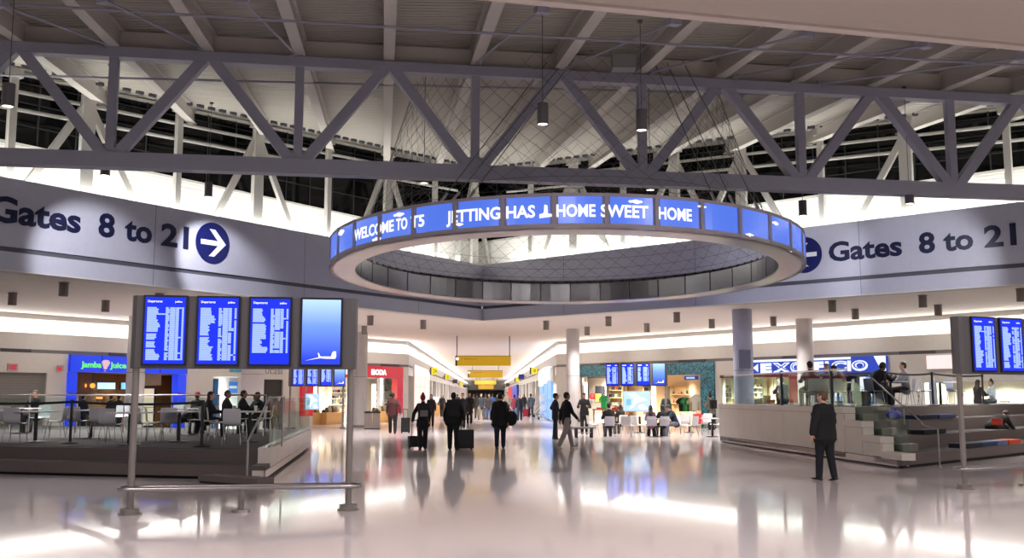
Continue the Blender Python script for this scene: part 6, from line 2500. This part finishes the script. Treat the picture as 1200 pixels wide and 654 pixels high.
wheeled_case(on(616, 489), 0, 'small bright red suitcase on the concourse floor', (170, 30, 40), 0.42, 0.55, 0.24)
# --- by the white column
person('officer in dark uniform and cap looking right beside the column', on(651, 515), -80, 'hip', 1.72, top=(22, 24, 36), legs=(20, 21, 30), cap=(20, 20, 28), skin='mid', fine=True)
person('man in a dark blazer and grey trousers striding right past the column', on(664, 525), -68, 'walk', 1.79, top=(18, 18, 22), legs=(150, 140, 138), shoe=(190, 186, 184), hair=(24, 18, 16), skin='mid', fine=True)
person('person in black standing behind the flat trolley at the column', on(685, 509), 172, 'front', 1.76, top=(20, 20, 22), legs=(18, 18, 20), skin='mid', hair=(22, 18, 16))
# --- food court
person('person in black seated with back turned on the first grey chair', on(714, 512), 2, 'sit', 1.78, top=(26, 24, 26), legs=(34, 32, 36), fat=1.1)
person('person in black seated at the table left of the lit map', on(728, 509), 20, 'sit', 1.68, top=(20, 20, 22), legs=(30, 30, 34), hairkind='long', female=True)
person('woman with dark hair and pink scarf colours seated before the teal shop', on(763, 512), -10, 'sit', 1.66, top=(110, 64, 92), legs=(36, 34, 40), hairkind='long', female=True, hair=(22, 18, 18))
person('woman in black seated on the second grey chair', on(777, 512), 12, 'sit', 1.68, top=(18, 18, 20), legs=(28, 28, 34), hairkind='long', female=True, hair=(16, 14, 14))
person('man in a navy jacket and grey jeans leaning over the table', on(792, 511), 108, 'sit_lean', 1.78, top=(24, 34, 54), legs=(104, 104, 118), hair=(40, 30, 26))
person('person in a green grey shirt standing inside the teal shop', on(781, 501), 170, 'stand', 1.74, top=(74, 92, 88), legs=(50, 50, 54), hair=(110, 92, 60))
tp, fg = person('person in an olive vest with arms bent standing by the teal pillar', on(834, 504), 20, 'front', 1.72, top=(104, 100, 84), legs=(28, 28, 32), skin='mid', hair=(24, 20, 18))
worn_pack(tp, fg, 'black backpack on the person by the teal pillar', (16, 16, 18), w=0.3, h=0.4)
# --- left platform
lp = [(40, 507, 175, 'sit', (30, 28, 30), 'short', 'person in black seated at the far left table under the shutter', 1.8),
      (214, 509, -70, 'hunch', (16, 17, 20), 'short', 'person bent forward in a bulky black coat on the left platform', 1.85),
      (229, 506, -10, 'sit', (26, 26, 32), 'short', 'seated person wearing a red cap on the left platform', 1.72),
      (243, 513, -80, 'sit', (20, 19, 22), 'long', 'person with long dark hair seated facing right, nearest the red cap', 1.72),
      (263, 509, -84, 'sit', (16, 16, 18), 'short', 'man in black seated second in the row facing right', 1.78),
      (282, 509, -86, 'sit', (17, 17, 20), 'short', 'man in black seated third in the row facing right', 1.78),
      (302, 507, 150, 'sit', (40, 44, 52), 'short', 'person in a dark cap seated facing the row of men', 1.7),
      (311, 507, 95, 'sit_lean', (22, 21, 24), 'short', 'person in black leaning over the rightmost table of the left platform', 1.74)]
for x, y, h, pose, c, hk, lab, ht in lp:
    person(lab, on(x, y - 1, LPZ), h, pose, ht * 0.94, top=c, legs=(28, 28, 34), hairkind=hk, skin='mid' if x != 243 else 'light', cap=(150, 30, 30) if x == 229 else ((26, 28, 34) if x == 302 else None))
for x, y, c, lab in ((317, 504, (30, 34, 44), 'person in dark jeans standing behind the brown menu board'), (326, 506, (26, 24, 26), 'person in black standing right of the brown menu board')):
    person(lab, on(x, y), 180, 'stand', 1.6, top=(60, 36, 40), legs=c)
# --- juice bar customers
for x, dist, c, lab in ((98, 41.5, (34, 40, 40), 'person in dark green waiting at the juice bar counter'), (131, 42, (46, 44, 46), 'person in grey waiting at the juice bar counter'), (140, 42, (30, 28, 32), 'person in black waiting beside the column at the juice bar')):
    q = D(x, 462, dist)
    person(lab, Vector((q.x, q.y, 0)), -20, 'stand', 1.68, top=c, legs=(40, 40, 46), hair=(30, 26, 24))
# --- right platform
person('person in a dark olive jacket seated with back turned behind the glass', RP(951, 29.9), 10, 'sit', 1.78, top=(44, 50, 54), legs=(30, 30, 34), fat=1.15)
person('person in a blue jacket seated behind the glass, beside the olive jacket', RP(970, 31.4), 160, 'sit', 1.74, top=(24, 40, 96), legs=(30, 30, 36))
person('person in black seated third behind the glass of the right platform', RP(991, 31), 60, 'sit_lean', 1.78, top=(20, 20, 24), legs=(30, 30, 34))
person('man in a black jacket leaning forward at the stanchion of the right platform', RP(1025, 29.6), -70, 'sit_lean', 1.84, top=(22, 22, 26), legs=(28, 28, 32), skin='dark')
person('person in a pale grey hooded top seated facing the leaning man', RP(1062, 30.6), 80, 'sit', 1.78, top=(150, 150, 160), legs=(30, 30, 36), hair=(26, 22, 20))
q = D(907, 470, 36)
person('person in a dark hooded coat sitting on the platform floor behind the glass', Vector((q.x + 0.1, q.y - 1.0, RPZ)), 5, 'floor', 1.7, top=(36, 44, 48), legs=(34, 36, 40))
for x, dist, h, c, hk, lab in ((1146, 37.5, -60, (40, 28, 30), 'long', 'woman with long dark hair seated before the bright cream wall'), (1164, 38.0, 100, (170, 186, 196), 'bun', 'woman in a pale blue top seated facing the long haired woman')):
    q = D(x, 470, dist)
    person(lab, Vector((q.x, q.y, 0.95)), h, 'sit', 1.72, top=c, legs=(50, 52, 64), hairkind=hk, female=True, hair=(34, 22, 20))
q = step_pt(1163, 1, 0.45)
q.z = tiers[1] - 0.38
person('person in a black coat hunched forward asleep on the right bleacher steps', q, -62, 'hunch', 1.8, top=(15, 15, 17), legs=(28, 32, 46), skin='mid', fat=1.2, hair=(30, 24, 22))
q = step_pt(1166, 1, 0.1)
t = thing('bag', 'orange pouch held by the sleeping person on the steps', 'bag', q + Vector((-0.02, -0.12, 0.14)), rad(-30))
MB().box(-0.14, 0.14, -0.05, 0.05, 0, 0.18).build('pouch', M('orange_cloth', (206, 78, 52), 0.8), t, bevel=0.03, smooth=True)
MB().box(-0.14, 0.14, -0.056, -0.05, 0.12, 0.13).build('zip', M('orange_dark', (130, 44, 30), 0.6), t)
t = thing("backpack", "dark backpack on the floor of the right platform", "backpack", RP(1012, 29.5), rad(200))
backpack_mesh(t, (20, 20, 24), 0.34, 0.44, 0.22)
# ================================================================ light
def area(name, loc, sx, sy, power, col=(1, 1, 1), rot=(0, 0, 0)):
    l = bpy.data.lights.new(name, 'AREA')
    l.shape = 'RECTANGLE'
    l.size, l.size_y = sx, sy
    l.energy = power
    l.color = col
    o = bpy.data.objects.new(name, l)
    COL.objects.link(o)
    o.location = loc
    o.rotation_euler = rot
    return o


def spot(name, loc, target, power, angle=70, blend=0.7, col=(1, 1, 1), r=0.08):
    l = bpy.data.lights.new(name, 'SPOT')
    l.energy = power
    l.spot_size = rad(angle)
    l.spot_blend = blend
    l.color = col
    l.shadow_soft_size = r
    o = bpy.data.objects.new(name, l)
    COL.objects.link(o)
    o.location = loc
    d = Vector(target) - Vector(loc)
    o.rotation_euler = d.to_track_quat('-Z', 'Y').to_euler()
    return o


# uplights lying in the trough behind the fascia
for w, u0, u1 in ((WL, -14, WL.L - 0.5), (WR, 0.5, WR.L + 12)):
    n = 3
    for i in range(n):
        a, b = u0 + (u1 - u0) * i / n, u0 + (u1 - u0) * (i + 1) / n
        area('trough_uplight', w.pt((a + b) / 2, -0.55, 7.16), b - a, 0.25, 300, (1, 0.98, 0.93),
             (Matrix.Rotation(w.ang, 3, 'Z') @ Matrix.Rotation(rad(180 - 18), 3, 'X')).to_euler())
# strips lying on the cove ledges that wash the low ceiling
for w, u0, u1, n in ((L2, -12, L2.L, 3), (R2, 0, R2.L + 5, 3), (CL, 0, 150, 5), (CR, CLEN - 150, CLEN, 5)):
    for i in range(n):
        a, b = u0 + (u1 - u0) * i / n, u0 + (u1 - u0) * (i + 1) / n
        area('cove_uplight', w.pt((a + b) / 2, -0.1, 4.15), b - a, 0.12, 10.0 * (b - a), (1, 0.97, 0.92),
             (Matrix.Rotation(w.ang, 3, 'Z') @ Matrix.Rotation(rad(180 + 52), 3, 'X')).to_euler())
# hall lamps recessed in the near soffit over the viewer
for x in (-14, -5, 4, 13):
    for y in (3, 10):
        area('soffit_lamp', SF.pt(x + 5, 16 - y * 1.1, 7.93), 1.6, 1.6, 380, (1, 0.935, 0.91))
# world: an added even fill that stands in for the unbuilt hall behind
wd = bpy.data.worlds.new('hall_fill')
SC.world = wd
wd.use_nodes = True
bg = wd.node_tree.nodes['Background']
bg.inputs[0].default_value = (0.75, 0.72, 0.8, 1)
bg.inputs[1].default_value = 0.34
# downlights
for p in LAMP_PTS:
    spot('downlight_beam', p - Vector((0, 0, 0.06)), p - Vector((0, 0, 3)), 760, 150, 0.9, (1, 0.96, 0.92))
# recessed ceiling spots that wash the shop walls, and an added fill row that brightens the concourse
for w, u0, u1, n in ((L2, -8, L2.L - 1, 8), (R2, 1, R2.L, 9)):
    for i in range(n):
        u = u0 + (u1 - u0) * (i + 0.5) / n
        spot('ceiling_spot', w.pt(u, 2.0, ZC - 0.03), w.pt(u, 0, 1.6), 90, 120, 0.8, (1, 0.95, 0.88))
for i in range(16):
    c = (CL.pt(4 + 11 * i) + CR.pt(CLEN - 4 - 11 * i)) / 2
    spot('ceiling_spot', c + Vector((0, 0, ZC - 0.03)), c, 1900, 160, 0.6, (1, 0.97, 0.92))
for p, q, e in PEND_PTS:
    spot('pendant_beam', p - Vector((0, 0, 0.06)), q, e, 54, 0.6, (0.95, 0.94, 1))
for p, e, c, s in SHOP_LIGHTS:
    area('shop_light', p, s, s, e, c).data.spread = rad(150)
vs = SC.view_settings
vs.view_transform = 'Standard'
vs.look = 'None'
vs.gamma = 1.0
vs.exposure = 0.0
vs.use_curve_mapping = False
SC.cycles.use_denoising = True
SC.cycles.denoising_input_passes = 'RGB_ALBEDO_NORMAL'
SC.cycles.denoising_prefilter = 'ACCURATE'
SC.cycles.max_bounces = 8
SC.cycles.diffuse_bounces = 4
SC.cycles.glossy_bounces = 4
SC.cycles.transparent_max_bounces = 12
SC.cycles.sample_clamp_indirect = 6
SC.cycles.caustics_reflective = False
